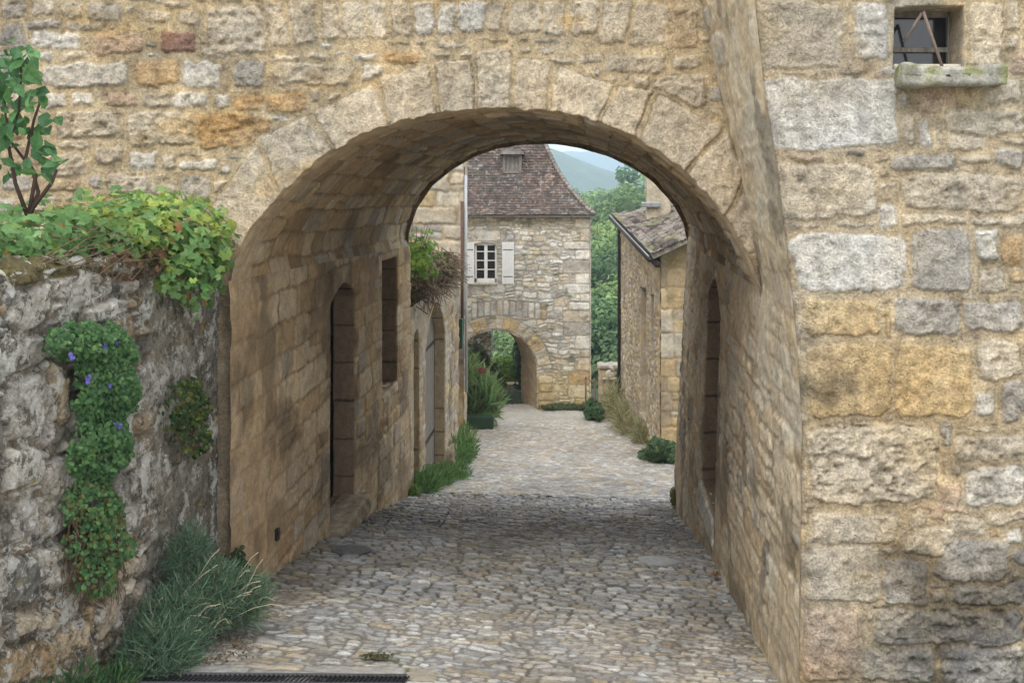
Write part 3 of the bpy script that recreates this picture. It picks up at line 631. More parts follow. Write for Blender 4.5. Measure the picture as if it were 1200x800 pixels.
# ------------------------------------------------------------------ house joined on the lane's other side, nearer face at y = 6.1
ZC = 6.1
SC = [(0, 0, 225, 160, 'c', 0, .9), (8, 180, 325, 350, 'w', 0, .6), (245, 0, 312, 140, 'w'), (480, 0, 560, 170, 'c', 0, 1.3), (565, 0, 600, 70, 'c'), (565, 80, 600, 115, 'c'), (495, 190, 600, 245, 'c'), (430, 255, 600, 320, 'c'), (425, 320, 525, 355, 'c'),
      (10, 385, 268, 520, 'c', 0, .9), (305, 360, 455, 402, 'g'), (535, 350, 600, 395, 'g'), (272, 480, 310, 540, 'w'), (325, 405, 600, 495, 'c', 0, 1.3), (80, 545, 333, 685, 'w', 0, .6), (338, 530, 478, 683, 'g', 0, .6),
      (493, 530, 548, 607, 'w'), (555, 545, 600, 625, 'o'), (490, 630, 560, 685, 'c'), (85, 700, 265, 790, 'y', 0, .6), (295, 700, 450, 785, 'g', 0, 1.3), (455, 705, 600, 780, 'g', 0, 1.3), (365, 275, 392, 345, 'w')]
SD = [(85, 0, 290, 178, 'y', 0, .6), (292, 0, 480, 180, 'y', 0, .8), (485, 110, 528, 170, 'w'), (545, 90, 600, 190, 'g'), (85, 190, 395, 385, 'c', 0, 1.6), (435, 215, 600, 275, 'c', 0, 1.3), (460, 290, 600, 385, 'w', 0, 1.3), (90, 397, 305, 475, 'c'),
      (330, 405, 372, 440, 'c'), (310, 430, 420, 500, 'c', 30), (425, 410, 515, 455, 'c'), (380, 460, 555, 560, 'g', 20), (85, 480, 265, 610, 'c'), (270, 510, 370, 620, 'g'), (560, 440, 600, 470, 'w'), (80, 625, 205, 800, 'p'),
      (240, 625, 600, 712, 'g', 0, 1.6), (215, 720, 400, 800, 'g', 0, 1.4), (405, 715, 600, 800, 'g', 0, 1.6), (490, 0, 600, 85, 'c', 0, 1.3), (420, 565, 600, 618, 'g', 0, 1.5)]
st_right = px2(SC, 900, 0, 2.0, ZC) + px2(SD, 900, 400, 2.0, ZC)
def pat_house(u, v):
    D, K, Cc, R = explicit(u, v, st_right, 111, .055, 5)
    bg, ib, _, _ = coursed(u, v, 112, (.12, .26), (.16, .5), warp=.05, gap=.012, jit=.02, split=.35, rad=.04, edge=.05)
    zone = (u < 2.62) & (v < 1.12)
    bg = np.where(zone, np.minimum(bg, -D - .026) - .002, bg)
    D = D - .003; own = bg > D; D = np.maximum(D, bg); col = np.where(own[..., None], pick(ib, 'cctgpy'), Cc); iid = np.where(own, ib, K); R = np.where(own, 1., R)
    h, c = surf(u, v, D, col, 113, (.47, .385, .26), relief=.017, bev=.016, rough=.027 * R, rf=14, mrough=.008, mw=.008, iid=iid, off=.016)
    lay = fbm(u * 2.2, v * 17, 114, 4); h = h + .016 * lay * ss(1.1, 1.3, R)
    pit = ss(.14, .34, fbm(u * 13, v * 26, 115, 4)) * ss(1.3, 1.6, R); h = h - .018 * pit; c = c * (1 - .25 * pit[..., None])
    tool = np.sin((u * 1.0 + v * 1.2) * 120 + 4 * fbm(u * 6, v * 6, 116, 2)); h = h + .0012 * tool * (R < .7)
    # damp black stain with green algae near the foot of the wall
    st = ss(.02, .30, fbm(u * 2.2, v * 3.2, 117, 5) + .42 * ss(-1.95, -2.4, v) * ss(1.45, 2.0, u) * (1 - .6 * ss(-2.65, -2.9, v)) - .12)[..., None]
    c = c * (1 - .56 * st * np.array([1, .98, .93]))
    gre = ss(.05, .3, fbm(u * 1.9, v * 1.9, 118, 4) + .22 * ss(-1.5, -3, v) - .05)[..., None]; c = c * (1 - .35 * gre) + np.array([.30, .28, .25]) * .35 * gre
    och = ss(.0, .3, fbm(u * 1.6 + 4, v * 1.2, 119, 4))[..., None]; c = c * (1 - och * np.array([.03, .10, .24]))
    return h, np.clip(c, .02, .8)
def posC(u, v, h):
    xc = np.interp(v, _zc, _xc); t = u - 1.25; X = u + (xc - 1.25) * np.exp(-np.clip(t, 0, 9) / .5)
    rnd = .045 * np.clip(1 - t / .06, 0, 1) ** 2
    return np.stack([X, ZC - h * np.clip(t / .03 + .25, 0, 1) + rnd, v], 1)
house = thing('stone_house', (3.4, ZC, -3.1), 'honey and grey stone house wall with big corner blocks and a small barred window', 'house')
wx0, wx1, wz0, wz1 = [(1058 - VX) / F * ZC, (1136 - VX) / F * ZC, (VY - 82) / F * ZC, (VY - 7) / F * ZC]
hw = [(wx0, wz0), (wx0 + .02, wz1 - .01), ((wx0 + wx1) / 2, wz1 + .005), (wx1, wz1), (wx1 - .01, wz0)]
sheet('front_wall', ax((1.25, 2.75, .0095), (2.75, 3.6, .016), (3.6, 7, .1)), ax((-4.2, -3.2, .06), (-3.2, 1.45, .0095), (1.45, 2.7, .1)), pat_house, posC, M_front, house, [hw], (0, 1, 0), [.30], cutcell=.012)
box('side_wall', (7.0, 10.4, -1.2), (.12, 8.6, 7.6), M_plain, house)
box('roof', (4.4, 10.45, 2.84), (7.0, 8.9, .30), M_slatep, house)
cx, cz = (wx0 + wx1) / 2, (wz0 + wz1) / 2; yw = ZC + .26
wf = boxes('window', [((cx, yw, wz0 + .15), (.50, .04, .03)), ((cx, yw, wz1 - .01), (.50, .04, .04)), ((wx0 - .01, yw, cz), (.04, .04, .44)), ((wx1 - .02, yw, cz), (.05, .04, .44))], M_oldwood, house, bevel=.004)
box('pane', (cx, yw + .02, cz), (.46, .01, .42), M_glass, wf)
box('inner_ledge', (cx - .02, ZC + .17, wz0 - .01), (.44, .26, .10), M_pale, house, bevel=.01)
roughblock('window_sill', ((1108 - VX) / F * ZC + .00, ZC - .045, (VY - 90) / F * ZC), (.615, .26, .135), M_sill, house, (.31, .30, .26), 7, amp=.012, moss=.1, sag=.022, res=.012)
wx = lambda px, py, y: P(px, py, y)
tube('bar', [wx(1082, 14, ZC + .02), wx(1105, 81, ZC - .03)], .010, M_rust, house); tube('bar', [wx(1081, 15, ZC + .03), wx(1059, 49, ZC + .06)], .010, M_rust, house)

# ------------------------------------------------------------------ garden wall (face x = -2.75)
XW = -2.75
def wt(px, py):                            # photo pixel on the garden wall's face -> (y, z)
    y = XW * F / (px - VX); return (y, (VY - py) / F * y)
def wo(px, py, o=.10):                     # the same for foliage standing o metres proud of the face
    y = (XW + o) * F / (px - VX); return (y, (VY - py) / F * y)
GW = [([(0, 340), (55, 335), (58, 362), (45, 382), (0, 385)], 'w', 1.2), ([(60, 330), (100, 318), (128, 322), (126, 345), (95, 362), (62, 352)], 'w', 1.3), ([(0, 395), (48, 392), (50, 420), (35, 432), (0, 438)], 'g', 1.2),
      ([(0, 450), (45, 440), (62, 470), (58, 520), (0, 515)], 'g', 1.4), ([(50, 425), (72, 430), (74, 490), (66, 495)], 't', 1), ([(0, 525), (38, 527), (45, 560), (0, 580)], 'w', 1.2), ([(42, 540), (88, 530), (92, 570), (50, 585)], 'g', 1),
      ([(12, 590), (75, 575), (80, 618), (30, 630)], 'g', 1.2), ([(0, 590), (10, 590), (12, 650), (0, 655)], 'd', 1), ([(0, 660), (40, 648), (42, 700), (0, 720)], 'd', 1.2), ([(45, 640), (80, 630), (82, 680), (48, 690)], 'c', 1.3),
      ([(15, 722), (65, 708), (65, 730), (15, 745)], 'c', 1.2), ([(70, 700), (88, 692), (88, 726), (70, 730)], 'g', 1), ([(0, 755), (60, 745), (60, 790), (0, 798)], 't', 1), ([(65, 740), (100, 728), (104, 760), (70, 772)], 'c', 1),
      ([(108, 715), (125, 700), (140, 690), (140, 735), (112, 750)], 'g', 1), ([(95, 365), (134, 350), (135, 372), (100, 385)], 'w', 1.2)]
st_g = [([wt(*p) for p in q], c, r) for q, c, r in GW]
def pat_g(u, v):
    D, K, Cc, R = explicit(u, v, st_g, 121, .06, 6)
    bg, ib, _, _ = coursed(u, v, 122, (.11, .26), (.14, .40), warp=.12, wf=1.6, gap=.008, jit=.03, split=.4, rad=.05, edge=.08, ef=7); bg = np.minimum(bg, -D - .02)
    own = bg > D; D = np.maximum(D, bg); col = np.where(own[..., None], pick(ib, 'ggtgwd') * .85, Cc * .9); iid = np.where(own, ib, K); R = np.where(own, 1., R)
    h, c = surf(u, v, D, col, 123, (.20, .17, .13), relief=.034, bev=.022, rough=.034 * R, rf=12, mrough=.02, mw=.010, iid=iid, off=.04)
    sm = ss(6.15, 6.45, u + .25 * fbm(u * 2, v * 2, 124, 3))
    h = h * (1 - .75 * sm) + .012 * sm; g = np.array([.25, .225, .185]) * (1 + .9 * fbm(u * 9, v * 9, 125, 5) + .7 * fbm(u * 7, v * 1.2, 126, 4))[..., None]
    c = c * (1 - .7 * sm[..., None]) + g * .7 * sm[..., None]
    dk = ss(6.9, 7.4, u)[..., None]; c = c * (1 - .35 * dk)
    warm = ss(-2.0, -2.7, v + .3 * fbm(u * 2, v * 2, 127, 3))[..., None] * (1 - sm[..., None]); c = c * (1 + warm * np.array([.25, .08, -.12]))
    top = v > -.50                        # the top, soil and moss
    c = np.where(top[..., None], np.array([.13, .11, .05]) * (1 + fbm(u * 7, v * 7, 128, 3))[..., None], c)
    return h, np.clip(c, .02, .75)
def posG(u, v, h):
    over = np.clip(v + .52, 0, 9); a = np.clip(over / .16, 0, 1) * math.pi / 2; flat = np.clip(over - .16, 0, 9)
    x = XW - .10 * (1 - np.cos(a)) - flat; z = np.minimum(v, -.52) + .10 * np.sin(a) ; r_ = np.cos(a)
    face = ss(6.6, 7.5, u) * .02
    return np.stack([x + h * np.maximum(r_, .15) + face, u, z + h * (1 - r_)], 1)
garden = thing('garden_wall', (XW - .2, 5.5, -2.9), 'lichen-spotted grey rubble retaining wall topped by the leafy geraniums', 'garden wall')
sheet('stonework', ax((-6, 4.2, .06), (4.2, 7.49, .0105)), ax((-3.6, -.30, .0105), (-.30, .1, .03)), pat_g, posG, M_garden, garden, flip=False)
bed = sheet('planting_bed', ax((-9, -3.05, .15)), ax((-6, 7.6, .15)), lambda u, v: (.05 * fbm(u * 2, v * 2, 131, 3), np.tile(np.array([.1, .07, .045]), (len(u), 1))), lambda u, v, h: np.stack([u, v, -.50 + h], 1), M_soil); tag(bed, kind='structure')
# moss cushions and the two big cap stones' moss
mp, md = blob(900, (-2.90, 5.15, -.435), (.16, .55, .035), shell=.2); md = np.array([0, 0, 1.]) + md * .5
ms = leaves('moss_cushion', mp, md, RNG.uniform(.012, .03, 900), 'round', pcol(900, [(.20, .17, .03), (.14, .13, .03), (.24, .17, .05)]), M_leafd)
tag(ms, 'yellow-brown moss cushion on the cap stones of the garden wall', 'moss')

# ------------------------------------------------------------------ plants by the garden wall
def strands(name, n, root, ends, rad, mat, parent):
    bm = bmesh.new()
    for k in range(n):
        a = Vector(root(k)); b = Vector(ends(k)); mid = (a + b) / 2 + Vector((random.uniform(-.03, .03), random.uniform(-.05, .05), random.uniform(-.02, .06)))
        addtube(bm, [a, (a + mid) / 2 + Vector((0, 0, .01)), mid, (mid + b) / 2, b], [rad, rad * .9, rad * .8, rad * .6, rad * .4], 5)
    return bmobj(name, bm, mat, parent, smooth=True)
def geranium():
    t = thing('geranium', (-2.85, 6.4, -.5), 'spreading yellow-green geranium with lobed leaves spilling over the garden wall', 'geranium')
    cs, ns = [], []
    lobes = [((-2.80, 6.9, -.42), (.36, .55, .33), 900), ((-2.92, 6.35, -.33), (.28, .5, .22), 520), ((-3.05, 5.75, -.32), (.30, .55, .17), 420), ((-3.15, 5.1, -.34), (.32, .55, .15), 380), ((-2.66, 6.75, -.62), (.20, .35, .22), 300), ((-3.2, 4.4, -.35), (.35, .5, .15), 200), ((-3.2, 6.8, -.35), (.3, .5, .3), 300)]
    for c, r, n in lobes:
        p, d = blob(n, c, r, shell=.82); k = (d[:, 2] > -.35) | (d[:, 0] > .3); p = p[k]; d = d[k]
        p = p + .03 * RNG.normal(size=p.shape); cs.append(p); ns.append(d * .7 + np.array([.25, -.25, .6]) + .45 * RNG.normal(size=p.shape))
    cs = np.concatenate(cs); ns = np.concatenate(ns); n = len(cs); s = RNG.uniform(.045, .11, n)
    patch = fbm(cs[:, 1] * 3, cs[:, 2] * 5 + cs[:, 0] * 3, 140, 3)
    y = pcol(n, [(.36, .42, .10), (.29, .40, .09), (.20, .34, .09)]); g = pcol(n, [(.15, .29, .10), (.11, .23, .07), (.19, .33, .13)])
    w = ss(-.02, .22, patch + .25 * RNG.normal(size=n) * .5)[:, None]; col = y * w + g * (1 - w)
    k = RNG.random(n) < .03; col[k] = (.30, .16, .06)
    leaves('foliage', cs, ns, s, 'lobed', col, M_leaf, t)
    strands('stems', 150, lambda k: (-2.85 + random.uniform(-.2, .12), random.uniform(5.0, 7.2), -.46), lambda k: (-2.72 + random.uniform(-.3, .14), random.uniform(5.3, 7.2), random.uniform(-.62, -.2)), .004, M_dry, t)
    # withered leaves underneath
    p, d = blob(420, (-2.78, 6.45, -.50), (.20, .75, .14), shell=.3); leaves('withered_leaves', p, d, RNG.uniform(.03, .07, 420), 'lobed', pcol(420, [(.16, .085, .045), (.10, .06, .035), (.22, .14, .07)]), M_leafd, t)
geranium()
def rose():
    base = (-2.99, 5.55, -.45); t = thing('rose_bush', base, 'upright bush with dark oval leaves on bare brown stems against the gatehouse', 'bush')
    bm = bmesh.new(); tips = []
    S = [[(32, 252), (18, 215), (10, 170), (22, 130), (25, 85), (22, 66)], [(34, 250), (42, 205), (30, 185), (40, 140), (52, 105)], [(36, 250), (45, 225), (38, 200), (8, 160), (5, 110)], [(34, 250), (60, 215), (66, 200)]]
    for i, s in enumerate(S):
        pts = [P(x, y, 5.5 + .08 * i * (k / 4)) for k, (x, y) in enumerate(s)]; addtube(bm, pts, [.012 * (1 - .13 * k) for k in range(len(pts))], 7); tips += pts[2:]
    bmobj('stems', bm, M_stem, t, smooth=True)
    cs = []; 
    for px, py, n in [(12, 75, 26), (35, 80, 22), (12, 110, 26), (35, 118, 18), (15, 150, 30), (42, 152, 20), (60, 195, 14), (10, 190, 10), (-10, 100, 30), (-8, 150, 20), (40, 175, 9), (52, 190, 9)]:
        for k in range(n): cs.append(P(px + random.gauss(0, 10), py + random.gauss(0, 10), random.uniform(5.3, 5.75)))
    cs = np.array(cs); n = len(cs)
    leaves('foliage', cs, np.array([.15, -.5, .4]) + .5 * RNG.normal(size=(n, 3)), RNG.uniform(.05, .135, n), 'oval', pcol(n, [(.08, .19, .07), (.06, .15, .06), (.11, .24, .08)]), M_leaf, t, up=np.array([.2, 0, -.8]) + .6 * RNG.normal(size=(n, 3)))
rose()
def wallplant(name, label, cat, patches, size, cols, flowers=0, kind='round', dry=None, seed=1):
    """patches: (px, py, half width px, half height px, n) on the garden wall face"""
    y0, z0 = wt(patches[0][0], patches[0][1]); t = thing(name, (XW, y0, z0), label, cat); cs = []; wgt = []
    for px, py, hx, hy, n in patches:
        for k in range(n):
            a = random.uniform(0, 2 * math.pi); r = math.sqrt(random.random()); q = wo(px + hx * r * math.cos(a) * (1 + .15 * math.sin(3 * a)), py + hy * r * math.sin(a))
            bulge = .02 + .13 * math.sqrt(max(0, 1 - r * r)) * random.uniform(.55, 1); cs.append((XW + .04 + bulge, q[0], q[1]))
    cs = np.array(cs); nn_ = fbm(cs[:, 1] * 7, cs[:, 2] * 7, seed + 60, 3); cs[:, 0] += nn_ * .10; cs[:, 2] -= np.clip(nn_, 0, 1) * .12; cs = cs[nn_ > -.23]; n = len(cs)
    leaves('foliage', cs, np.array([.9, -.4, .35]) + .45 * RNG.normal(size=(n, 3)), RNG.uniform(size * .6, size * 1.25, n), kind, pcol(n, cols), M_leaf, t)
    if dry:
        px, py, hx, hy, m = dry
        def r_(k): q = wo(px + random.uniform(-hx, hx), py - hy * random.random()); return (XW + random.uniform(.05, .12), q[0], q[1])
        def e_(k): q = wo(px + random.uniform(-hx, hx), py + hy * random.uniform(-.2, 1)); return (XW + random.uniform(.03, .14), q[0], q[1])
        strands('dry_stems', m, r_, e_, .0035, M_dry, t)
    if flowers:
        fp = []
        for px, py in [(133, 407), (149, 400), (117, 444), (139, 450), (152, 497), (96, 420)][:flowers]: q = wo(px - 12, py, .17); fp.append((XW + .17, q[0], q[1]))
        for f_ in fp:
            q3 = np.array([f_] * 3) + .008 * RNG.normal(size=(3, 3)); leaves('flower', q3, np.array([.9, -.6, .2]) + .15 * RNG.normal(size=(3, 3)), np.full(3, .030), 'lobed', pcol(3, [(.17, .14, .52)], .15), M_leaf, t)
    return t
BG = [(.075, .17, .065), (.055, .135, .055), (.10, .21, .08), (.13, .24, .08)]
wallplant('bellflower', 'dense bellflower cushion with tiny violet blooms hanging down the garden wall', 'bellflower', [(112, 400, 46, 26, 1500), (125, 450, 36, 50, 2500), (118, 515, 38, 50, 2300), (80, 402, 26, 20, 380)], .026, BG, 6)
wallplant('hanging_weed', 'half-withered green and straw tuft hanging just below the violet bellflower', 'wall plant', [(112, 592, 34, 30, 900), (120, 632, 38, 42, 700), (108, 672, 24, 26, 200)], .026, BG + [(.16, .16, .05)], 0, dry=(116, 650, 34, 62, 170))
wallplant('wall_fern', 'small dark green tuft alone on the grey plastered wall beside the passage mouth', 'wall plant', [(222, 470, 22, 30, 520), (226, 510, 18, 22, 220), (207, 492, 10, 14, 80)], .030, [(.035, .08, .03), (.05, .10, .03), (.13, .15, .03)], 0, dry=(226, 520, 12, 25, 24))
def bush(name, label, cat, lobes, size, cols, kind='needle', mat=None, stemr=.004, nst=30, updir=(0, 0, 1), spread=.6, extra=None):
    c0 = np.array(lobes[0][0]); gx, gy = c0[0], c0[1]; base = (gx, gy, Gf(gx, gy)); t = thing(name, base, label, cat); cs, ns = [], []
    for c, r, n in lobes:
        p, d = blob(n, c, r, shell=.25); p[:, 2] = np.maximum(p[:, 2], G(p[:, 0], p[:, 1]) + .02); cs.append(p); ns.append(d)
    cs = np.concatenate(cs); ns = np.concatenate(ns); n = len(cs)
    if kind in ('needle', 'blade', 'thin'):
        upv = (ns * .8 + np.array(updir) + spread * RNG.normal(size=(n, 3))); nn = np.cross(upv, RNG.normal(size=(n, 3)))
        leaves('foliage', cs, nn, RNG.uniform(size * .6, size * 1.3, n), kind, pcol(n, cols), mat or M_leaf, t, up=upv)
    else: leaves('foliage', cs, ns + np.array([0, -.3, .5]) + .5 * RNG.normal(size=(n, 3)), RNG.uniform(size * .6, size * 1.3, n), kind, pcol(n, cols), mat or M_leaf, t)
    if nst:
        L = lobes
        strands('stems', nst, lambda k: (gx + random.uniform(-.05, .05), gy + random.uniform(-.05, .05), base[2] - .02), lambda k: tuple(np.array(random.choice(L)[0]) + RNG.normal(size=3) * .08), stemr, M_dry, t)
    return t
def gp(px, y, dz=0): x = (px - VX) / F * y; return (x, y, Gf(x, y) + dz)
LV = [(.12, .20, .12), (.15, .24, .15), (.10, .17, .09), (.20, .27, .16)]
b = bush('lavender', 'large straggly grey-green lavender with straw stalks beside the drain grate', 'lavender', [((-2.50, 6.15, -2.70), (.22, .34, .26), 6000), ((-2.40, 6.45, -2.62), (.20, .28, .22), 4200), ((-2.56, 6.55, -2.45), (.12, .24, .24), 2400), ((-2.46, 5.85, -2.72), (.22, .24, .20), 3600), ((-2.25, 6.65, -2.72), (.18, .22, .17), 2200)], .085, [(.10, .19, .12), (.13, .23, .15), (.085, .16, .09), (.17, .26, .17), (.22, .27, .17)], 'thin', spread=1.7, nst=50)
bm = bmesh.new()
for k in range(26):
    a = Vector((-2.42 + random.uniform(-.2, .2), random.uniform(5.9, 6.6), -2.66 + random.uniform(-.1, .1))); dr = Vector((random.uniform(.1, .5), random.uniform(-.1, .35), random.uniform(.0, .42))); 
    L_ = random.uniform(.35, .8); dr = dr * L_; addtube(bm, [a, a + dr * .4 + Vector((0, 0, .03)), a + dr * .75 + Vector((0, random.uniform(-.02, .02), .03)), a + dr], [.0018, .0018, .002, .003], 4)
straw = plainmat('straw', (.48, .43, .30), .9, scale=30); bmobj('straw_stalks', bm, straw, b)
bush('ivy', 'small dark leafy clump at the foot of the passage entrance behind the lavender', 'ivy', [((-2.52, 7.35, -2.88), (.10, .14, .18), 500), ((-2.50, 7.3, -2.72), (.07, .09, .12), 150), ((-2.5, 7.4, -3.0), (.1, .12, .1), 200)], .035, [(.03, .075, .03), (.045, .10, .035), (.02, .05, .02)], 'round', nst=8)
bush('fern', 'low feathery green weeds at the garden wall foot nearest the viewer', 'weed', [((-2.60, 5.10, -2.62), (.14, .36, .13), 900), ((-2.55, 5.5, -2.72), (.12, .2, .10), 400), ((-2.6, 4.75, -2.5), (.14, .2, .13), 300)], .06, [(.07, .15, .06), (.10, .19, .07), (.05, .11, .05)], 'needle', nst=14)
bush('dandelion', 'small bright green weed at the base of the stone house wall', 'weed', [(( 1.95, 6.0, -3.0), (.06, .05, .07), 60)], .06, [(.12, .25, .04), (.16, .30, .05)], 'oval', nst=5)
dl = blob(500, (-2.35, 6.25, -2.86), (.35, .35, .02)); q = dl[0]; q[:, 2] = G(q[:, 0], q[:, 1]) + RNG.uniform(.0, .02, 500)
o = leaves('leaf_litter', q, np.array([0, 0, 1.]) + .5 * RNG.normal(size=(500, 3)), RNG.uniform(.01, .03, 500), 'oval', pcol(500, [(.13, .08, .045), (.2, .13, .07), (.08, .05, .03)]), M_leafd); tag(o, kind='stuff', label='brown leaf litter on the ground under the lavender', cat='leaf litter')

# ------------------------------------------------------------------ things on the paving
def grate():
    y0 = 5.62; x0, x1 = -2.45, -1.07; L = x1 - x0; yg = lambda x: y0 + .32 * (x - x0) / L; t = thing('drain_grate', (-1.7, y0, Gf(-1.7, y0)), 'black slotted drain grate let into the paving at the bottom edge', 'drain grate')
    bm = bmesh.new(); q = lambda x, y, dz: (x, y, Gf(x, y) + dz)
    for dy in (-.085, .085): addtube(bm, [q(x0, yg(x0) + dy, .006), q(x1, yg(x1) + dy, .006)], .012, 4)
    n = 54
    for k in range(n + 1): x = x0 + L * k / n; addtube(bm, [q(x, yg(x) - .08, .004), q(x + .012, yg(x) + .08, .004)], .0075, 4)
    bmobj('grid', bm, M_iron, t)
    bm = bmesh.new(); v = [bm.verts.new(q(x, y, dz)) for dz in (-.03, -.002) for x, y in ((x0, yg(x0) - .08), (x1, yg(x1) - .08), (x1, yg(x1) + .08), (x0, yg(x0) + .08))]
    for f in ((3, 2, 1, 0), (4, 5, 6, 7), (0, 1, 5, 4), (1, 2, 6, 5), (2, 3, 7, 6), (3, 0, 4, 7)): bm.faces.new([v[i] for i in f])
    bmobj('channel', bm, plainmat('drain_dark', (.012, .011, .01), .9), t)
grate()
def manhole(x, y, r, label, mat):
    bm = bmesh.new(); sl = math.atan2(Gf(x, y + .3) - Gf(x, y - .3), .6); sx = -math.atan2(Gf(x + .3, y) - Gf(x - .3, y), .6)
    M = Matrix.Translation((x, y, Gf(x, y) + .002)) @ Matrix.Rotation(sl, 4, 'X') @ Matrix.Rotation(sx, 4, 'Y')
    bmesh.ops.create_cone(bm, cap_ends=True, segments=36, radius1=r, radius2=r, depth=.02, matrix=M)
    bmesh.ops.create_cone(bm, cap_ends=True, segments=36, radius1=r * .8, radius2=r * .8, depth=.028, matrix=M)
    for a in range(-3, 4):
        w = math.sqrt(max(0, .64 - (a * .2) ** 2)) * r * 1.8
        bmesh.ops.create_cube(bm, size=1, matrix=M @ Matrix.Translation((0, a * .2 * r, .015)) @ Matrix.Diagonal((w, .012, .006, 1)))
    o = bmobj('manhole_cover', bm, mat); tag(o, label, 'manhole cover')
manhole(.68, 10.12, .20, 'pale grey round cover in the cobbles near the passage wall opposite the doorway', plainmat('worn_steel', (.36, .37, .37), .5, .3, scale=20))
manhole(-2.22, 9.55, .185, 'dark round cover set in the paving beside the dark doorway', plainmat('dull_steel', (.12, .12, .125), .6, .3, scale=20))
for k, (px, py, yy) in enumerate([(453, 624, 11.6), (515, 620, 11.6)]):
    x, y = (px - VX) / F * yy, yy; o = boxes('drain_slot', [((x - .03, y, Gf(x, y) + .012), (.015, .22, .012), -.12), ((x + .03, y, Gf(x, y) + .012), (.015, .22, .012), -.12)], M_iron)
    tag(o, 'pair of short dark iron bars in the cobbles ' + ('nearer the dark doorway' if k == 0 else 'towards the middle of the lane'), 'drain slot', 'iron slots in the cobbles')
x, y = (838 - VX) / F * 9.55, 9.55
o = leaves('fallen_leaf', np.array([(x, y, Gf(x, y) + .03), (x + .02, y + .02, Gf(x, y) + .035), (x - .015, y, Gf(x, y) + .045)]), np.array([(0, -.5, 1.), (.5, -.4, .8), (-.5, -.6, .6)]), np.array([.08, .06, .06]), 'oval', np.array([(.17, .075, .035), (.14, .06, .03), (.20, .09, .045)]), M_leafd); tag(o, 'curled rust-brown dead leaf on the paving by the passage wall', 'leaf')
p, d = blob(160, (0, 0, 0), (.13, .035, .02), shell=.1); x, y = (442 - VX) / F * 6.35, 6.35; p = p + np.array([x, y, Gf(x, y) + .02])
o = leaves('moss_clump', p, d + np.array([0, 0, 1.]), RNG.uniform(.01, .025, 160), 'round', pcol(160, [(.06, .06, .025), (.09, .08, .03)]), M_leafd); tag(o, 'flat dark moss clump in a joint of the pale paving slabs', 'moss')
# ------------------------------------------------------------------ low carriage house with the arched door (plane x = -2.6, y 15 .. 20.5)
low = thing('carriage_house', (-2.6, 17.7, -5.1), 'low rough stone outbuilding with an arched plank door and dead vines on top', 'outbuilding')
def pat_low(u, v):
    d, iid, _, _ = coursed(u, v, 150, (.16, .34), (.25, .6), warp=.06, gap=.012, jit=.025, split=.35, rad=.05, edge=.05)
    h, c = surf(u, v, d, pick(iid, 'tcgtybc') * .95, 151, (.42, .34, .24), relief=.014, bev=.04, rough=.03, rf=6, mw=.02, iid=iid)
    q = ss(19.6, 19.7, u) + 0; dk = ss(.0, .3, fbm(u * 1.5, v * .8, 152, 4) + .1 * ss(-3.8, -4.8, v))[..., None]; c = c * (1 - .45 * dk)
    pale = ss(.0, .15, fbm(u * 1.2 + 5, v * 1.2, 153, 3) + .15 * ss(-2.7, -2.2, v))[..., None] * .5; return h, c * (1 - pale) + np.array([.44, .40, .33]) * pale
ldoor2 = arch(16.35, 18.6, -5.3, -2.75, .68)
lnic = arch(15.25, 15.75, -5.2, -2.4, .15)
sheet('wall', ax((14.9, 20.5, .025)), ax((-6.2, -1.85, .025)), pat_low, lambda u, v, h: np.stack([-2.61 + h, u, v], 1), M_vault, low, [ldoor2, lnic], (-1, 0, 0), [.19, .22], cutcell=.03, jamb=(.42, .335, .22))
sheet('end_wall', ax((-5.5, -2.6, .04)), ax((-6.3, -1.85, .04)), pat_low, lambda u, v, h: np.stack([u, 20.5 + h, v], 1), M_vault, low, flip=True)
d2 = door_planks('door', -2.83, 16.2, 18.7, -5.3, -2.0, M_oldwood, low, 9, .05)
for z_ in (-2.9, -4.5): box('hinge', (-2.795, 17.45, z_), (.012, 2.1, .05), M_iron, d2)
box('niche_back', (-2.9, 15.5, -3.8), (.1, .8, 3.2), M_plain, low)
roughblock('door_jamb_foot', (-2.60, 18.9, -5.15), (.30, .55, .5), M_sill, low, (.42, .35, .25), 12)
bm = bmesh.new(); addbox(bm, (-4.25, 17.75, -1.45), (3.1, 5.4, .12), 0, .22); bmobj('roof', bm, M_slatep, low, bevel=.02)
# dead and living creepers on its eave
t = thing('dead_vine', (-2.7, 17.5, -1.8), 'tangled brown dead creeper sprawling over the eave of the carriage house', 'creeper')
def vr(k): return (-2.85 + random.uniform(-.35, .2), random.uniform(15.0, 20.4), -1.6 + random.uniform(-.1, .35))
def ve(k): return (-2.62 + random.uniform(-.1, .32), random.uniform(15.0, 20.4), -1.85 + random.uniform(-.22, .45))
strands('stems', 420, vr, ve, .012, M_dry, t)
p, d = blob(2600, (-2.70, 17.7, -1.62), (.26, 3.0, .30), shell=.4); leaves('dry_leaves', p, d + .5 * RNG.normal(size=p.shape), RNG.uniform(.05, .12, 2600), 'clump', pcol(2600, [(.17, .12, .075), (.11, .08, .05), (.22, .17, .10), (.12, .13, .05)]), M_leafd, t)
t = thing('grape_vine', (-2.75, 15.6, -1.5), 'fresh light green leafy shoots rising above the dead creeper at the passage exit', 'vine')
p, d = blob(380, (-2.62, 15.7, -1.12), (.22, .75, .34), shell=.1); p = p + .09 * RNG.normal(size=p.shape); leaves('foliage', p, d + np.array([.3, -.6, .4]), RNG.uniform(.07, .14, 380), 'lobed', pcol(380, [(.20, .34, .06), (.13, .26, .05), (.27, .38, .09)]), M_leaf, t)
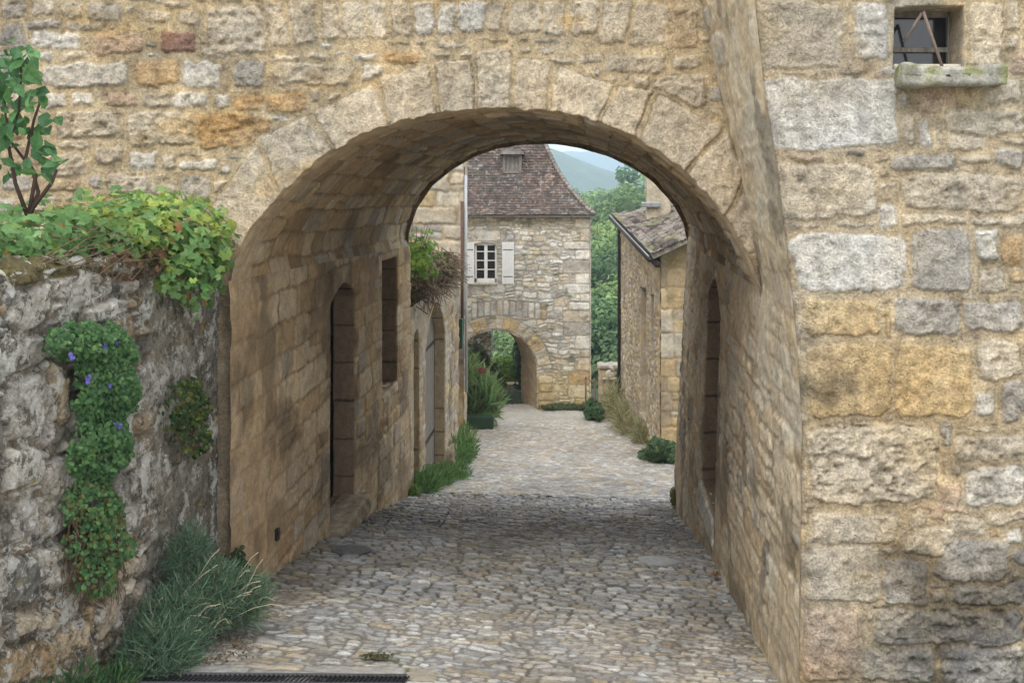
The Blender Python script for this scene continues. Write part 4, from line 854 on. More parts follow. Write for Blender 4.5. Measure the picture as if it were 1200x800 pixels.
strands('stems', 16, lambda k: (-2.7, 15.6 + random.uniform(-.2, .2), -1.6), lambda k: (-2.55 + random.uniform(-.2, .2), 15.6 + random.uniform(-.4, .4), random.uniform(-1.0, -.6)), .008, M_dry, t)

# ------------------------------------------------------------------ tall house behind it (front y = 21.5)
tall = thing('tall_house', (-3.5, 21.5, -5.8), 'tall narrow house front of big ochre and grey corner blocks behind the carriage house', 'house')
TX = (543.5 - VX) / F * 21.5
def pat_tall(u, v):
    d, iid, _, _ = coursed(u, v, 160, (.30, .46), (.45, .95), warp=.03, gap=.012, jit=.02, split=.3, rad=.04, edge=.05)
    h, c = surf(u, v, d, pick(iid, 'cgogcyt'), 161, (.40, .33, .22), relief=.02, bev=.03, rough=.02, rf=5, mw=.015, iid=iid, off=.03); return h, c
sheet('front_wall', ax((-7, -4, .1), (-4, TX, .025)), ax((-7, -3, .05), (-3, 1.2, .025), (1.2, 1.6, .1)), pat_tall, lambda u, v, h: np.stack([u, 21.5 - h, v], 1), M_far, tall)
sx1, sy1 = (546.5 - VX) / F * 29, 29
sheet('side_wall', ax((0, 1, .012)), ax((-8, 1.6, .04)), lambda u, v: pat_tall(u * 7.55, v), lambda u, v, h: np.stack([TX + (sx1 - TX) * u + h, 21.5 + 7.5 * u, v], 1), M_far, tall)
box('back_wall', (-5.2, 29.0, -3.2), (3.5, .1, 9.4), M_plain, tall)
bm = bmesh.new(); addbox(bm, (-4.9, 25.2, 1.7), (4.9, 8.2, .25)); bmobj('roof', bm, M_slatep, tall)
tube('drain_pipe', [(TX - .02, 21.38, P(0, 236, 21.4)[2]), (TX - .02, 21.38, P(0, 392, 21.4)[2])], .032, M_pipe, tall)
tube('rain_pipe', [(TX + .05, 21.44, P(0, 205, 21.4)[2]), (TX + .05, 21.44, P(0, 300, 21.4)[2]), (TX + .06, 21.44, P(0, 460, 21.4)[2])], .030, M_wpipe, tall)
mb = box('mailbox', (P(539, 0, 20.7)[0], 20.62, P(0, 390, 20.7)[2]), (.13, .16, .60), M_green, None, bevel=.012); tag(mb, 'tall dark green metal box on the corner between carriage house and tall house', 'mailbox')
box('bracket', (P(539, 0, 20.7)[0], 20.72, P(0, 390, 20.7)[2]), (.05, .10, .05), M_iron, mb)

# ------------------------------------------------------------------ far house with pavilion roof, front y = 32.5
ZF = 32.5
far = thing('gate_tower_house', (-2.9, ZF, -7.3), 'pale rubble tower house with steep flared tile roof and an archway through its base', 'house')
def mf(px, py): return ((px - VX) / F * ZF, (VY - py) / F * ZF)
XF0, XF1 = -5.55, mf(692, 0)[0]
arcF = []
for k in range(0, 31): a = math.pi * (1 - k / 30); arcF.append((588 - 0 + 41.5 * 1.0 * math.cos(a) if False else 580 + 49 * math.cos(a), 437 - 50 * math.sin(a) ** .9))
archF = [mf(*p) for p in arcF]
cutA = archF + [mf(629, 520), mf(531, 520)]
FV = []
for k in range(2, 19):
    a0, a1 = math.pi * (1 - k / 20), math.pi * (1 - (k + 1) / 20)
    if a1 < .0: break
    i, o_ = 51, 66
    FV.append(([mf(580 + i * math.cos(a0), 437 - (i + 1) * math.sin(a0)), mf(580 + i * math.cos(a1), 437 - (i + 1) * math.sin(a1)), mf(580 + o_ * math.cos(a1), 437 - (o_ + 1) * math.sin(a1)), mf(580 + o_ * math.cos(a0), 437 - (o_ + 1) * math.sin(a0))], 'yccy'[k % 4], 1))
def bx4(x0, y0, x1, y1, c): return ([mf(x0, y0), mf(x1, y0), mf(x1, y1), mf(x0, y1)], c, 1)
FS = [bx4(552, 270, 586, 282, 'w'), bx4(551, 332, 566, 345, 'g'), bx4(568, 333, 592, 343, 'w')]
r = random.Random(3); y = 256
while y < 485:
    hh = r.choice([9, 11, 13, 15]); w = r.choice([12, 18, 26, 32]); FS.append(bx4(692 - w, y, 691, y + hh, r.choice('wwwgcw' if y < 400 else 'ycctw'))); y += hh + .8
for y in range(440, 490, 10): FS.append(bx4(631, y, 631 + r.choice([16, 24]), y + 9, r.choice('ytcg')))
for k in range(12): x = 553 + k * 7.4; FS.append(([mf(x, 352 + abs(k - 5) * .5), mf(x + 6, 352 + abs(k - 5) * .5), mf(x + 6, 369 + abs(k - 5)), mf(x, 369 + abs(k - 5))], r.choice('wcggt'), 1))
def pat_farh(u, v):
    D, K, Cc, R = explicit(u, v, FS, 171, .03, 5); Dv, Kv, Cv, _ = explicit(u, v, FV, 172, .015, 5)
    bg, ib, _, _ = coursed(u, v, 173, (.10, .24), (.14, .46), warp=.16, wf=1.4, gap=.008, jit=.02, split=.35, rad=.05, edge=.06, ef=5)
    bg = np.minimum(bg, -D - .015); own = bg > D; D = np.maximum(D, bg); pk = pick(ib, 'wwcwgcgwc'); col = np.where(own[..., None], pk, Cc * .95)
    iid = np.where(own, ib, K); D = np.where(Dv > -.03, -.01, D); isv = Dv > D; D = np.maximum(D, Dv); col = np.where(isv[..., None], Cv * 1.15, col * 1.2)
    h, c = surf(u, v, D, col, 174, (.47, .44, .385), relief=.016, bev=.03, rough=.03, rf=5, mw=.012, iid=iid, off=.03); shd = (np.abs(D) < .012)[..., None]; c = c * (1 - .22 * shd) * np.array([1.0, 1.0, 1.01])
    warm = ss(-5.6, -6.5, v + .7 * fbm(u * .8, v * .8, 175, 3))[..., None]; c = c * (1 + warm * np.array([.10, -.02, -.28]))
    top = ss(-2.2, -1.0, v)[..., None] * .10; c = c * (1 - top * np.array([0, .3, 1.]))
    mo = ss(.02, .2, fbm(u * 3, v * 3, 176, 3) + .5 * ss(-6.9, -7.4, v) - .2)[..., None]; c = c * (1 - mo * .6) + mo * .6 * np.array([.12, .13, .06]); return h, np.clip(c, .03, .75)
fx0, fx1, fz0, fz1 = mf(556, 0)[0], mf(582, 0)[0], mf(0, 331)[1], mf(0, 284)[1]
cutW = [(fx0, fz0), (fx0, fz1 - .10), (fx0 + .1, fz1 - .04), ((fx0 + fx1) / 2, fz1), (fx1 - .1, fz1 - .04), (fx1, fz1 - .10), (fx1, fz0)]
sheet('front_wall', ax((XF0, -4.4, .06), (-4.4, XF1, .021)), ax((-8.6, -7.4, .06), (-7.4, -.95, .021)), pat_farh, lambda u, v, h: np.stack([u, ZF - h, v], 1), M_far, far, [cutA, cutW], (0, 1, 0), [0, .22], cutcell=.03)
sheet('side_wall', ax((ZF, 37.6, .06)), ax((-9, -.95, .06)), pat_farh, lambda u, v, h: np.stack([XF1 - .01 + h, u, v], 1), M_far, far)
# passage barrel: goes back and a little to the left
na = 60; pa = resample(archF, na); yy = np.linspace(ZF - .01, 34.3, 40); SK = -.34
prof = np.concatenate([[(mf(531, 0)[0], z) for z in np.linspace(-9, pa[0][1], 12)[:-1]], pa, [(mf(629, 0)[0], z) for z in np.linspace(pa[-1][1], -9, 30)[1:]]])
V = []; 
for i, y_ in enumerate(yy):
    for j, (x_, z_) in enumerate(prof): V.append((x_ + SK * (y_ - ZF) + .02 * math.sin(j * 1.7 + i * .3), y_, z_))
npf = len(prof); V = np.array(V); idx = np.arange(len(V)).reshape(len(yy), npf)
Q = np.stack([idx[:-1, :-1], idx[1:, :-1], idx[1:, 1:], idx[:-1, 1:]], -1).reshape(-1, 4)
cc = np.array([.36, .26, .155]) * (1 + .7 * fbm(V[:, 1] * 1.5, V[:, 2] * 4, 180, 4))[:, None]
mesh_np('arch_passage', V, Q, M_far, far, cc)
cutA2 = [(x + SK * 1.8, z) for x, z in archF] + [(mf(629, 0)[0] + SK * 1.8, -9.5), (mf(531, 0)[0] + SK * 1.8, -9.5)]
sheet('rear_wall', ax((XF0, XF1, .05)), ax((-9, -.95, .05)), pat_farh, lambda u, v, h: np.stack([u, 34.3 + h, v], 1), M_far, far, [cutA2], (0, -1, 0), [0], cutcell=.06)
box('rear_slab', ((XF0 + XF1) / 2, 36.0, -2.75), (XF1 - XF0 - .1, 3.2, 3.3), M_plain, far)
# roof: flared pavilion, profile (inset, height above eave)
EX1, EY0, EZ = .19, 32.2, -1.075; HW = 3.05; EX0 = EX1 - 2 * HW
pr = resample([(0, 0), (.22, .14), (.46, .41), (.88, .90), (1.16, 1.32), (1.36, 1.68), (1.56, 2.1), (1.7, 2.48), (3.05, 6.1)], 170)
sl = np.r_[0, np.cumsum(np.hypot(*np.diff(pr, axis=0).T))]
def tiles(u, s, seed, th=.105, tw=.17):
    s2 = s + .018 * fbm(u * 1.5, s * 1.5, seed, 3) + .012 * fbm(u * 6, s * 3, seed + 1, 2)
    row = np.floor(s2 / th); fr_ = s2 / th - row; uu = u / tw + .5 * (row % 2) + .25 * _h(row, row * 0, seed) + .12 * fbm(u * 9, s * 9, seed + 2, 2); c = np.floor(uu); fu = uu - c
    iid = _h(row, c, seed + 3); gap = np.minimum(fu, 1 - fu) * tw
    h = .030 * (1 - fr_) + .012 * (_h(row, c, seed + 4) - .5) - .012 * (gap < .010)
    tab = np.array([(.088, .072, .064), (.105, .084, .072), (.078, .068, .064), (.125, .088, .072), (.11, .092, .08), (.095, .084, .076), (.14, .108, .09), (.18, .165, .145)])
    k = np.searchsorted([.20, .38, .55, .68, .80, .92, .965, 1.01], iid); col = tab[np.minimum(k, 7)] * (.8 + .4 * ((iid * 913.3) % 1))[..., None]
    red = ss(.0, .3, fbm(u * .7, s * .7, seed + 5, 3))[..., None]; col = col * (1 + red * np.array([.10, .0, -.03]))
    li = .45 * ss(.17, .24, fbm(u * 13, s * 13, seed + 6, 4))[..., None]; col = col * (1 - li) + li * np.array([.34, .32, .28])
    col = col * np.where(fr_ < .12, .55, 1.)[..., None]; return h, col
def roof_face(name, side, res=.022):
    S_ = np.arange(0, sl[-1], .021); U = np.linspace(0, 1, int(2 * HW / res) if side == 0 else 120); u, s = np.meshgrid(U, S_, indexing='ij')
    ins = np.interp(s, sl, pr[:, 0]); hz = np.interp(s, sl, pr[:, 1]); w = HW - ins; a = -w + 2 * w * u
    h, col = tiles(a, s, 190 + side)
    dz = np.gradient(pr[:, 1], sl); dx = np.gradient(pr[:, 0], sl); nx = -np.interp(s, sl, dz); nz = np.interp(s, sl, dx)
    d = ins + nx * h; z = EZ + hz + nz * h; cxm = (EX0 + EX1) / 2; cym = EY0 + HW
    if side == 0: X = np.stack([cxm + a, EY0 + d, z], -1)
    elif side == 1: X = np.stack([EX1 - d, cym + a, z], -1)
    elif side == 2: X = np.stack([cxm - a, EY0 + 2 * HW - d, z], -1)
    else: X = np.stack([EX0 + d, cym - a, z], -1)
    i = np.arange(u.size).reshape(u.shape); Q = np.stack([i[:-1, :-1], i[1:, :-1], i[1:, 1:], i[:-1, 1:]], -1).reshape(-1, 4)
    return mesh_np(name, X.reshape(-1, 3), Q, M_roof, far, col.reshape(-1, 3))
for s_ in range(4): roof_face('roof', s_)
box('soffit', ((EX0 + EX1) / 2, EY0 + HW, EZ - .035), (2 * HW - .06, 2 * HW - .06, .05), M_oldwood, far)
bm = bmesh.new()
for cxs, cys in ((1, 0), (0, 0)):
    for k in range(0, 166, 3):
        i0, h0 = pr[k]; i1, h1 = pr[min(k + 4, 169)]
        f = lambda i, hh: Vector(((EX1 - i) if cxs else (EX0 + i), EY0 + i, EZ + hh + .03))
        addtube(bm, [f(i0, h0 + random.uniform(0, .02)), f(i1, h1)], [.075, .055], 8)
bmobj('hip_tiles', bm, stonemat('lichened_hip_tile', col=(.25, .225, .195), fine=12, speck=.5, pits=False), far, smooth=True)
# window with shutters
cxw = (fx0 + fx1) / 2; wy = ZF + .12
wfr = boxes('window', [((fx0 + .03, wy, (fz0 + fz1) / 2), (.06, .06, fz1 - fz0)), ((fx1 - .03, wy, (fz0 + fz1) / 2), (.06, .06, fz1 - fz0)), ((cxw, wy, (fz0 + fz1) / 2), (.10, .07, fz1 - fz0)),
     ((cxw, wy, fz0 + .06), (fx1 - fx0, .06, .12)), ((cxw, wy, fz1 - .04), (fx1 - fx0, .06, .12))] + [((cxw, wy - .005, fz0 + .12 + k * .285), (fx1 - fx0 - .06, .03, .03)) for k in (1, 2, 3)], M_white, far, bevel=.004)
box('pane', (cxw, wy + .03, (fz0 + fz1) / 2), (fx1 - fx0 - .02, .01, fz1 - fz0 - .05), M_glass, wfr)
boxes('curtain', [((fx0 + .17, wy + .10, (fz0 + fz1) / 2 + .05), (.1, .01, 1.0)), ((fx1 - .17, wy + .10, (fz0 + fz1) / 2 + .05), (.06, .01, 1.0))], M_white, wfr)
box('window_sill', (cxw, ZF - .04, fz0 - .03), (fx1 - fx0 + .06, .18, .06), M_pale, far, bevel=.008)
for x0, x1 in ((545, 556), (588.5, 602.5)):
    a, b_ = mf(x0, 0)[0], mf(x1, 0)[0]; n = 4; w = (b_ - a) / n
    s_ = boxes('shutter', [((a + w * (k + .5), ZF - .075, (fz0 + fz1) / 2 - .01), (w - .006, .03, fz1 - fz0 + .05)) for k in range(n)] + [(((a + b_) / 2, ZF - .055, fz0 + dz), (b_ - a, .02, .08)) for dz in (.2, 1.05)], M_white, far, bevel=.003)
    for dz in (.2, 1.05): box('hinge', ((a + b_) / 2, ZF - .098, fz0 + dz), ((b_ - a) * .8, .008, .02), M_iron, s_)
# dormer
dx0, dx1 = (589 - VX) / F * 33.3, (611 - VX) / F * 33.3; dz0, dz1 = (212 - 202) / F * 33.3, (212 - 181) / F * 33.3; dc = (dx0 + dx1) / 2
dm = boxes('dormer', [((dx0 + .04, 33.75, (dz0 + dz1) / 2), (.08, .9, dz1 - dz0)), ((dx1 - .04, 33.75, (dz0 + dz1) / 2), (.08, .9, dz1 - dz0)), ((dc, 33.75, dz0 + .0), (dx1 - dx0, .9, .06)), ((dc, 33.34, dz1 - .03), (dx1 - dx0 - .16, .08, .06))], M_oldwood, far, bevel=.006)
boxes('hatch', [((dc + (k - 1) * .155, 33.40, (dz0 + dz1) / 2), (.148, .04, dz1 - dz0 - .06)) for k in range(3)], M_oldwood, dm, bevel=.005)
bm = bmesh.new(); v = [bm.verts.new(q) for q in [(dx0 - .10, 33.12, dz1 - .0), (dx1 + .10, 33.12, dz1 - .0), (dx1 - .12, 33.3, dz1 + .20), (dx0 + .12, 33.3, dz1 + .20), (dx0 - .1, 34.6, dz1), (dx1 + .1, 34.6, dz1), (dx1 - .12, 34.6, dz1 + .24), (dx0 + .12, 34.6, dz1 + .24)]]
for f in ((0, 1, 2, 3), (1, 5, 6, 2), (5, 4, 7, 6), (4, 0, 3, 7), (3, 2, 6, 7), (0, 4, 5, 1)): bm.faces.new([v[i] for i in f])
bmobj('roof', bm, stonemat('dormer_tile', col=(.13, .11, .10), fine=14, pits=False, speck=.5), dm)

# ------------------------------------------------------------------ beyond the archway
ruin = tag(sheet('garden_wall', ax((-6.5, -3.62, .05)), ax((-10.5, -5.3, .05)), pat_g, lambda u, v, h: np.stack([u, 38 - h, v], 1), M_garden), 'grey rubble wall end seen through the archway of the tower house', 'wall')
sl_ = sheet('side', ax((38, 38.6, .05)), ax((-10.5, -5.3, .05)), pat_g, lambda u, v, h: np.stack([-3.63 + h, u, v], 1), M_garden, ruin)
lw = thing('terrace_wall', (-3, 37, -9), 'low grey stone wall with a small dark opening under the archway of the tower house', 'wall')
def c37(px, py): return ((px - VX) / F * 36.5, (VY - py) / F * 36.5)
cutO = [c37(597, 475), c37(597, 500), c37(606, 500), c37(606, 475)]
sheet('stonework', ax((-5.0, -1.6, .04)), ax((-10, c37(0, 452)[1], .04)), lambda u, v: pat_tall(u * 1.3 + 3, v * 1.3), lambda u, v, h: np.stack([u, 36.5 - h, v], 1), M_far, lw, [cutO], (0, 1, 0), [.3], cutcell=.05)
box('opening_back', (c37(601, 0)[0], 36.9, -8.6), (.5, .06, 1.6), M_dpipe, lw); box('coping', (-3.3, 36.65, c37(0, 452)[1] + .03), (3.4, .45, .1), M_plain, lw, bevel=.02)

# ------------------------------------------------------------------ right-hand low house
rh = thing('stone_cottage', (2.2, 24, -6.1), 'low ochre stone cottage with a mossy stone-slate roof and chimney beside the lane', 'cottage')
A = np.array([1.58, 22.3]); B = np.array([.88, 29.3]); LB = np.hypot(*(B - A)); ub = (B - A) / LB; nb = np.array([-ub[1], ub[0]]); nb = -np.array([ub[1], -ub[0]])
if nb[0] > 0: nb = -nb
def pat_rh(u, v):
    d, iid = voro(u, v, 200, .24, .13, .9, .03, 4); d = d - .006
    q, iq, _, _ = coursed(u, v, 201, (.36, .52), (1.0, 1.0), warp=.0, gap=.01, jit=.01, split=0); qz = u < (.16 + .12 * (_h(np.floor(v / .44), v * 0, 3)))
    d = np.where(qz, .03, d); cs = np.where(qz[..., None], np.array(PAL['y']) * .9 + 0 * pick(iid, 'c'), pick(iid, 'tcytgcc'))
    h, c = surf(u, v, d, cs, 202, (.42, .35, .25), relief=.02, bev=.04, rough=.035, rf=4, mw=.02, iid=iid, off=.03); return h, c
def prh(u, v, h): return np.stack([A[0] + ub[0] * u + nb[0] * h, A[1] + ub[1] * u + nb[1] * h, v], 1)
def ur(px):                                # pixel column -> distance along the cottage's street wall
    k = (px - VX) / F; return ((k * A[1] - A[0]) / (ub[0] - k * ub[1]))
def zr(px, py): return (VY - py) / F * (A[1] + ub[1] * ur(px))
topw = [(-.1, -1.80), (LB + .1, -1.10), (LB + .1, 0), (-.1, 0)]
cd = [(ur(757.5), -8), (ur(757.5), zr(757.5, 338)), (ur(750.5), zr(750.5, 336)), (ur(750.5), -8)]; cd = [(a, max(b_, zr(754, 488))) for a, b_ in cd]
cwn = [(ur(766.5), zr(766.5, 409)), (ur(766.5), zr(766.5, 345)), (ur(762), zr(762, 345)), (ur(762), zr(762, 409))]
sheet('street_wall', ax((0, LB, .028)), ax((-7.6, -1, .028)), pat_rh, prh, M_far, rh, [topw, cd, cwn], (-nb[0], -nb[1], 0), [0, .22, .2], cutcell=.035)
bk_ = lambda u0, u1, z0, z1, nm, mat: box(nm, tuple(np.r_[A + ub * (u0 + u1) / 2 - nb * .26, (z0 + z1) / 2]), (u1 - u0 + .1, .05, z1 - z0), mat, rh, rz=math.atan2(ub[1], ub[0]))
bk_(ur(757.5), ur(750.5), -6.6, -2.2, 'door', M_dkwood); bk_(ur(766.5), ur(762), cwn[0][1], cwn[1][1], 'window', M_glass)
def pat_gab(u, v):
    d, iid, _, _ = coursed(u, v, 205, (.30, .56), (.5, .95), warp=.02, gap=.008, jit=.012, split=.15, rad=.03, edge=.03)
    return surf(u, v, d, pick(iid, 'yyytyc') * .9, 206, (.36, .27, .17), relief=.02, bev=.03, rough=.02, rf=5, mw=.02, iid=iid, off=.03)
cutG = [(1.4, -1.72), (2.1, -1.30), (5.2, .3), (5.2, 2), (1.4, 2)]
sheet('gable_wall', ax((1.57, 5.0, .028)), ax((-7, .3, .028)), pat_gab, lambda u, v, h: np.stack([u, 22.3 - h, v], 1), M_far, rh, [cutG], (0, 1, 0), [0], cutcell=.035)
box('back_wall', (3.3, 29.4, -4.3), (4.9, .1, 6.2), M_plain, rh); box('side_wall', (5.0, 25.9, -3.4), (.1, 7.2, 7.2), M_plain, rh)
# stone-slate roof as a thick ruled patch
E1 = np.array(P(764, 299, 21.9)); E2 = np.array(P(717, 251, 29.6)); T1 = np.array((4.6, 21.9, E1[2] + 1.35)); T2 = np.array(P(760, 240, 29.6)); T2 = np.array((2.9, 29.6, -.62)); T1 = np.array((3.4, 21.9, -.62))
def roofpatch(name, E1, E2, T2, T1, th, parent, seed):
    L = np.linalg.norm(E2 - E1); Wd = np.linalg.norm(T1 - E1); U = np.linspace(0, 1, int(L / .03)); S_ = np.linspace(0, 1, int(Wd / .03)); u, s = np.meshgrid(U, S_, indexing='ij')
    Pp = (E1 * (1 - u[..., None]) + E2 * u[..., None]) * (1 - s[..., None]) + (T1 * (1 - u[..., None]) + T2 * u[..., None]) * s[..., None]
    d, iid, X_, Y_ = coursed(u * L, s * Wd, seed, (.17, .22), (.18, .42), warp=.04, gap=.004, jit=.015, split=0, rad=.03, edge=.04)
    row = (s * Wd / .195); saw = 1 - (row - np.floor(row))
    n = fbm(u * L * 3, s * Wd * 3, seed + 2, 4); h = np.clip(d / .02, 0, 1) * .03 + .02 * saw + .05 * n + .03 * fbm(u * L * 11, s * Wd * 11, seed + 3, 3)
    cs = pick(iid, 'gdgdgk') * np.array([.48, .43, .42]); m = ss(-.004, .008, d)[..., None]; cs = cs * (.35 + .65 * m)
    mo = ss(.06, .2, fbm(u * L * 2.5, s * Wd * 2.5, seed + 4, 4))[..., None]; cs = cs * (1 - .7 * mo) + .7 * mo * np.array([.27, .25, .22])
    ln = ss(.15, .25, fbm(u * L * 3, s * Wd * 3 + 7, seed + 5, 4) + .12 * (s < .08))[..., None]; cs = cs * (1 - ln) + ln * np.array([.17, .17, .09])
    nr = np.cross(E2 - E1, T1 - E1); nr /= np.linalg.norm(nr); nr = nr if nr[2] > 0 else -nr
    edge = .04 * fbm(u * L * 5, s * 0, seed + 6, 2) * (s == 0)
    top = Pp + nr * (h + .0)[..., None]; top[..., 2] += 0; bot = Pp - nr * th; ring = lambda A_: np.concatenate([A_[:, 0], A_[-1, 1:], A_[::-1, -1][1:], A_[0, ::-1][1:]])
    i = np.arange(u.size).reshape(u.shape); Q = [np.stack([i[:-1, :-1], i[1:, :-1], i[1:, 1:], i[:-1, 1:]], -1).reshape(-1, 4), np.stack([i[:-1, :-1], i[1:, :-1], i[1:, 1:], i[:-1, 1:]], -1).reshape(-1, 4)[:, ::-1] + u.size]
    rg = ring(i); Q.append(np.stack([rg, np.roll(rg, -1), np.roll(rg, -1) + u.size, rg + u.size], 1))
    V = np.concatenate([top.reshape(-1, 3), bot.reshape(-1, 3)]); col = np.concatenate([cs.reshape(-1, 3), np.tile(np.array([.18, .16, .13]), (u.size, 1))])
    return mesh_np(name, V, np.concatenate(Q), M_slate, parent, col)
roofpatch('roof', E1, E2, T2, T1, .09, rh, 210)
roofpatch('roof', np.array((5.6, 29.6, -1.9)), np.array((5.6, 21.9, -1.9)), T1, T2, .09, rh, 215)
eo = np.array([-.045, 0, -.10])
tube('gutter', [tuple(E1 + eo), tuple(E2 + eo)], .055, M_dpipe, rh); tube('flashing', [tuple(E1 + eo * .4 + np.array([-.05, 0, .01])), tuple(E2 + eo * .4 + np.array([-.05, 0, .01]))], .018, M_zinc, rh)
dpx = lambda py: P(725.5, py, 28.9)
tube('drain_pipe', [(dpx(0)[0] - .0, 29.1, -.98), dpx(285), dpx(500)], .045, M_dpipe, rh)
tube('eave_beam', [tuple(E1 + np.array([.12, .1, -.20])), tuple(E2 + np.array([.12, 0, -.20]))], .08, M_dkwood, rh, 6)
ch = sheet('chimney', ax((0, 2.4, .04)), ax((-1.0, .62, .04)), lambda u, v: pat_gab(u * 1.2, v * 1.2), lambda u, v, h: np.stack([np.interp(u, [0, .6, 1.2, 1.8, 2.4], [1.52, 2.14, 2.14, 1.52, 1.52]), np.interp(u, [0, .6, 1.2, 1.8, 2.4], [26.8, 26.8, 27.4, 27.4, 26.8]), v], 1), stonemat('chimney_render', col=(.46, .40, .30), fine=12, speck=.25), rh)
box('chimney_cap', (1.83, 27.1, .66), (.8, .8, .08), M_plain, rh, bevel=.01); box('flashing', (1.62, 26.73, -.62), (.5, .12, .14), M_zinc, rh, bevel=.02)
# pillar with pale stone bird-shaped finial, rusty handrail
pl = thing('gate_pillar', P(711, 490, 31), 'short square stone pillar with flat cap and small pale carving beside the cottage', 'pillar')
px_ = P(711, 0, 31)[0]
roughblock('shaft', (px_, 31, P(0, 462, 31)[2]), (.50, .50, 1.75), M_sill, pl, (.45, .37, .25), 21, res=.05); roughblock('cap', (px_ + .02, 31, P(0, 428, 31)[2]), (.62, .62, .10), M_sill, pl, (.38, .36, .31), 22, res=.05)
bm = bmesh.new(); bmesh.ops.create_icosphere(bm, subdivisions=2, radius=.12, matrix=Matrix.Translation((px_ + .08, 30.68, P(0, 436, 31)[2])) @ Matrix.Diagonal((1.1, .7, 1.2, 1)))
addtube(bm, [(px_ + .16, 30.68, P(0, 432, 31)[2]), (px_ + .13, 30.66, P(0, 428, 31)[2]), (px_ + .06, 30.62, P(0, 427, 31)[2])], [.07, .055, .02], 8); addbox(bm, (px_ + .08, 30.7, P(0, 441, 31)[2]), (.42, .12, .05)); bmobj('carving', bm, M_pale, pl, smooth=True)
hr = thing('handrail', P(690, 480, 31.6), 'rusty iron handrail between the tower house corner and the square pillar', 'handrail')
p1, p2 = P(686.5, 0, 31.8), P(697, 0, 30.8)
def gz(p): return (p[0], p[1], Gf(p[0], p[1]) - .03)
for p in (p1, p2): g_ = gz(p); tube('post', [g_, (g_[0], g_[1], g_[2] + 1.15)], .028, M_rust, hr)
for dz in (1.12, .75, .38): a, b_ = gz(p1), gz(p2); tube('rail', [(a[0], a[1], a[2] + dz), (b_[0], b_[1], b_[2] + dz)], .018, M_rust, hr)

# ------------------------------------------------------------------ planting along the street
GR = [(.14, .27, .08), (.10, .20, .07), (.20, .33, .11)]
t = bush('potted_shrub', 'big loose green strappy-leaved bush in a dark green planter at the tower house archway', 'potted plant', [((-3.15, 29.0, -6.1), (.62, .6, .75), 1500), ((-3.4, 28.6, -5.4), (.40, .5, .50), 350), ((-2.85, 29.0, -6.35), (.42, .5, .5), 600)], .30, [(.20, .33, .11), (.15, .27, .09), (.26, .36, .15), (.30, .33, .18)], 'needle', nst=20, spread=.9, stemr=.010)
bl = blob(260, (-3.15, 28.7, -6.2), (.5, .4, .5), shell=.1)[0]; upv = RNG.normal(size=(260, 3)) * .6 + np.array([0, 0, 1.2]); leaves('long_leaves', bl, np.cross(upv, RNG.normal(size=(260, 3))), RNG.uniform(.5, .95, 260), 'blade', pcol(260, [(.20, .34, .13), (.27, .40, .18)]), M_leaf, t, up=upv)
p, d = blob(90, (-2.95, 28.4, -5.25), (.15, .12, .10)); leaves('flower_head', p, d, RNG.uniform(.04, .08, 90), "lobed", pcol(90, [(.38, .10, .08), (.30, .14, .08)]), M_leaf, t)
bm = bmesh.new(); addbox(bm, (-3.0, 28.0, Gf(-3.0, 28) + .16), (.80, .38, .34)); bmesh.ops.bevel(bm, geom=list(bm.edges), offset=.03, segments=2, affect='EDGES'); bmobj('planter', bm, M_pot, t)
GB = [(.13, .19, .07), (.09, .15, .06), (.19, .22, .09)]
bush('archway_shrub', 'loose olive green shrub growing in front of the grey wall end through the archway', 'shrub', [((-3.85, 34.9, -6.5), (.55, .4, 1.0), 1500), ((-3.3, 34.8, -7.0), (.5, .4, .8), 1200)], .16, GB, 'clump', nst=8, stemr=.01)
bush('archway_creeper', 'dark green creeper beside the brown jamb inside the archway', 'shrub', [((-2.35, 36.0, -6.4), (.32, .35, 1.3), 1400)], .13, [(.05, .11, .04), (.08, .15, .05)], 'clump', nst=4, stemr=.01)
bush('sunlit_shrub', 'bright yellow-green shrub top above the terrace wall through the archway', 'shrub', [((-3.05, 37.4, -6.9), (.75, .4, .55), 1500)], .15, [(.32, .46, .09), (.25, .40, .08)], 'clump', nst=4, stemr=.01)
bush('weed_strip', 'lush weeds along the foot of the carriage house nearest the passage', 'weeds', [((-2.42, 15.4, -4.55), (.22, .5, .22), 1100), ((-2.4, 16.3, -4.75), (.24, .6, .20), 1200), ((-2.25, 17.2, -4.95), (.28, .6, .15), 900)], .10, GR, 'needle', nst=10)
bush('weed_tuft', 'tuft of weeds by the far corner of the carriage house beyond its arched door', 'weeds', [((-2.45, 19.3, -5.15), (.28, .8, .32), 1300), ((-2.5, 20.6, -5.35), (.28, .5, .45), 900)], .13, GR, 'needle', nst=10)
bush('moss_weed', 'small yellow-green weed at the passage exit corner', 'weed', [((-2.50, 14.75, -4.48), (.10, .18, .12), 260)], .05, [(.17, .25, .05), (.12, .2, .04)], 'round', nst=3)
bush('dark_shrub', 'small dark green shrub at the near corner of the cottage', 'shrub', [((1.42, 20.6, -5.45), (.28, .45, .30), 800), ((1.60, 20.2, -5.35), (.14, .3, .26), 350), ((1.30, 20.3, -5.25), (.12, .3, .2), 200), ((1.15, 20.9, -5.6), (.16, .3, .16), 220)], .07, [(.06, .12, .05), (.08, .16, .07), (.14, .20, .09)], 'round', nst=14)
bush('dry_grass', 'pale dry grass and weeds along the foot of the cottage wall', 'grass tuft', [((.98, 27.2, -6.35), (.30, 1.5, .40), 1300), ((1.25, 24.6, -6.1), (.16, .9, .22), 600), ((.75, 28.6, -6.2), (.30, .6, .6), 500)], .30, [(.44, .39, .25), (.34, .32, .18), (.20, .25, .10)], 'thin', nst=40, stemr=.006, spread=1.0)
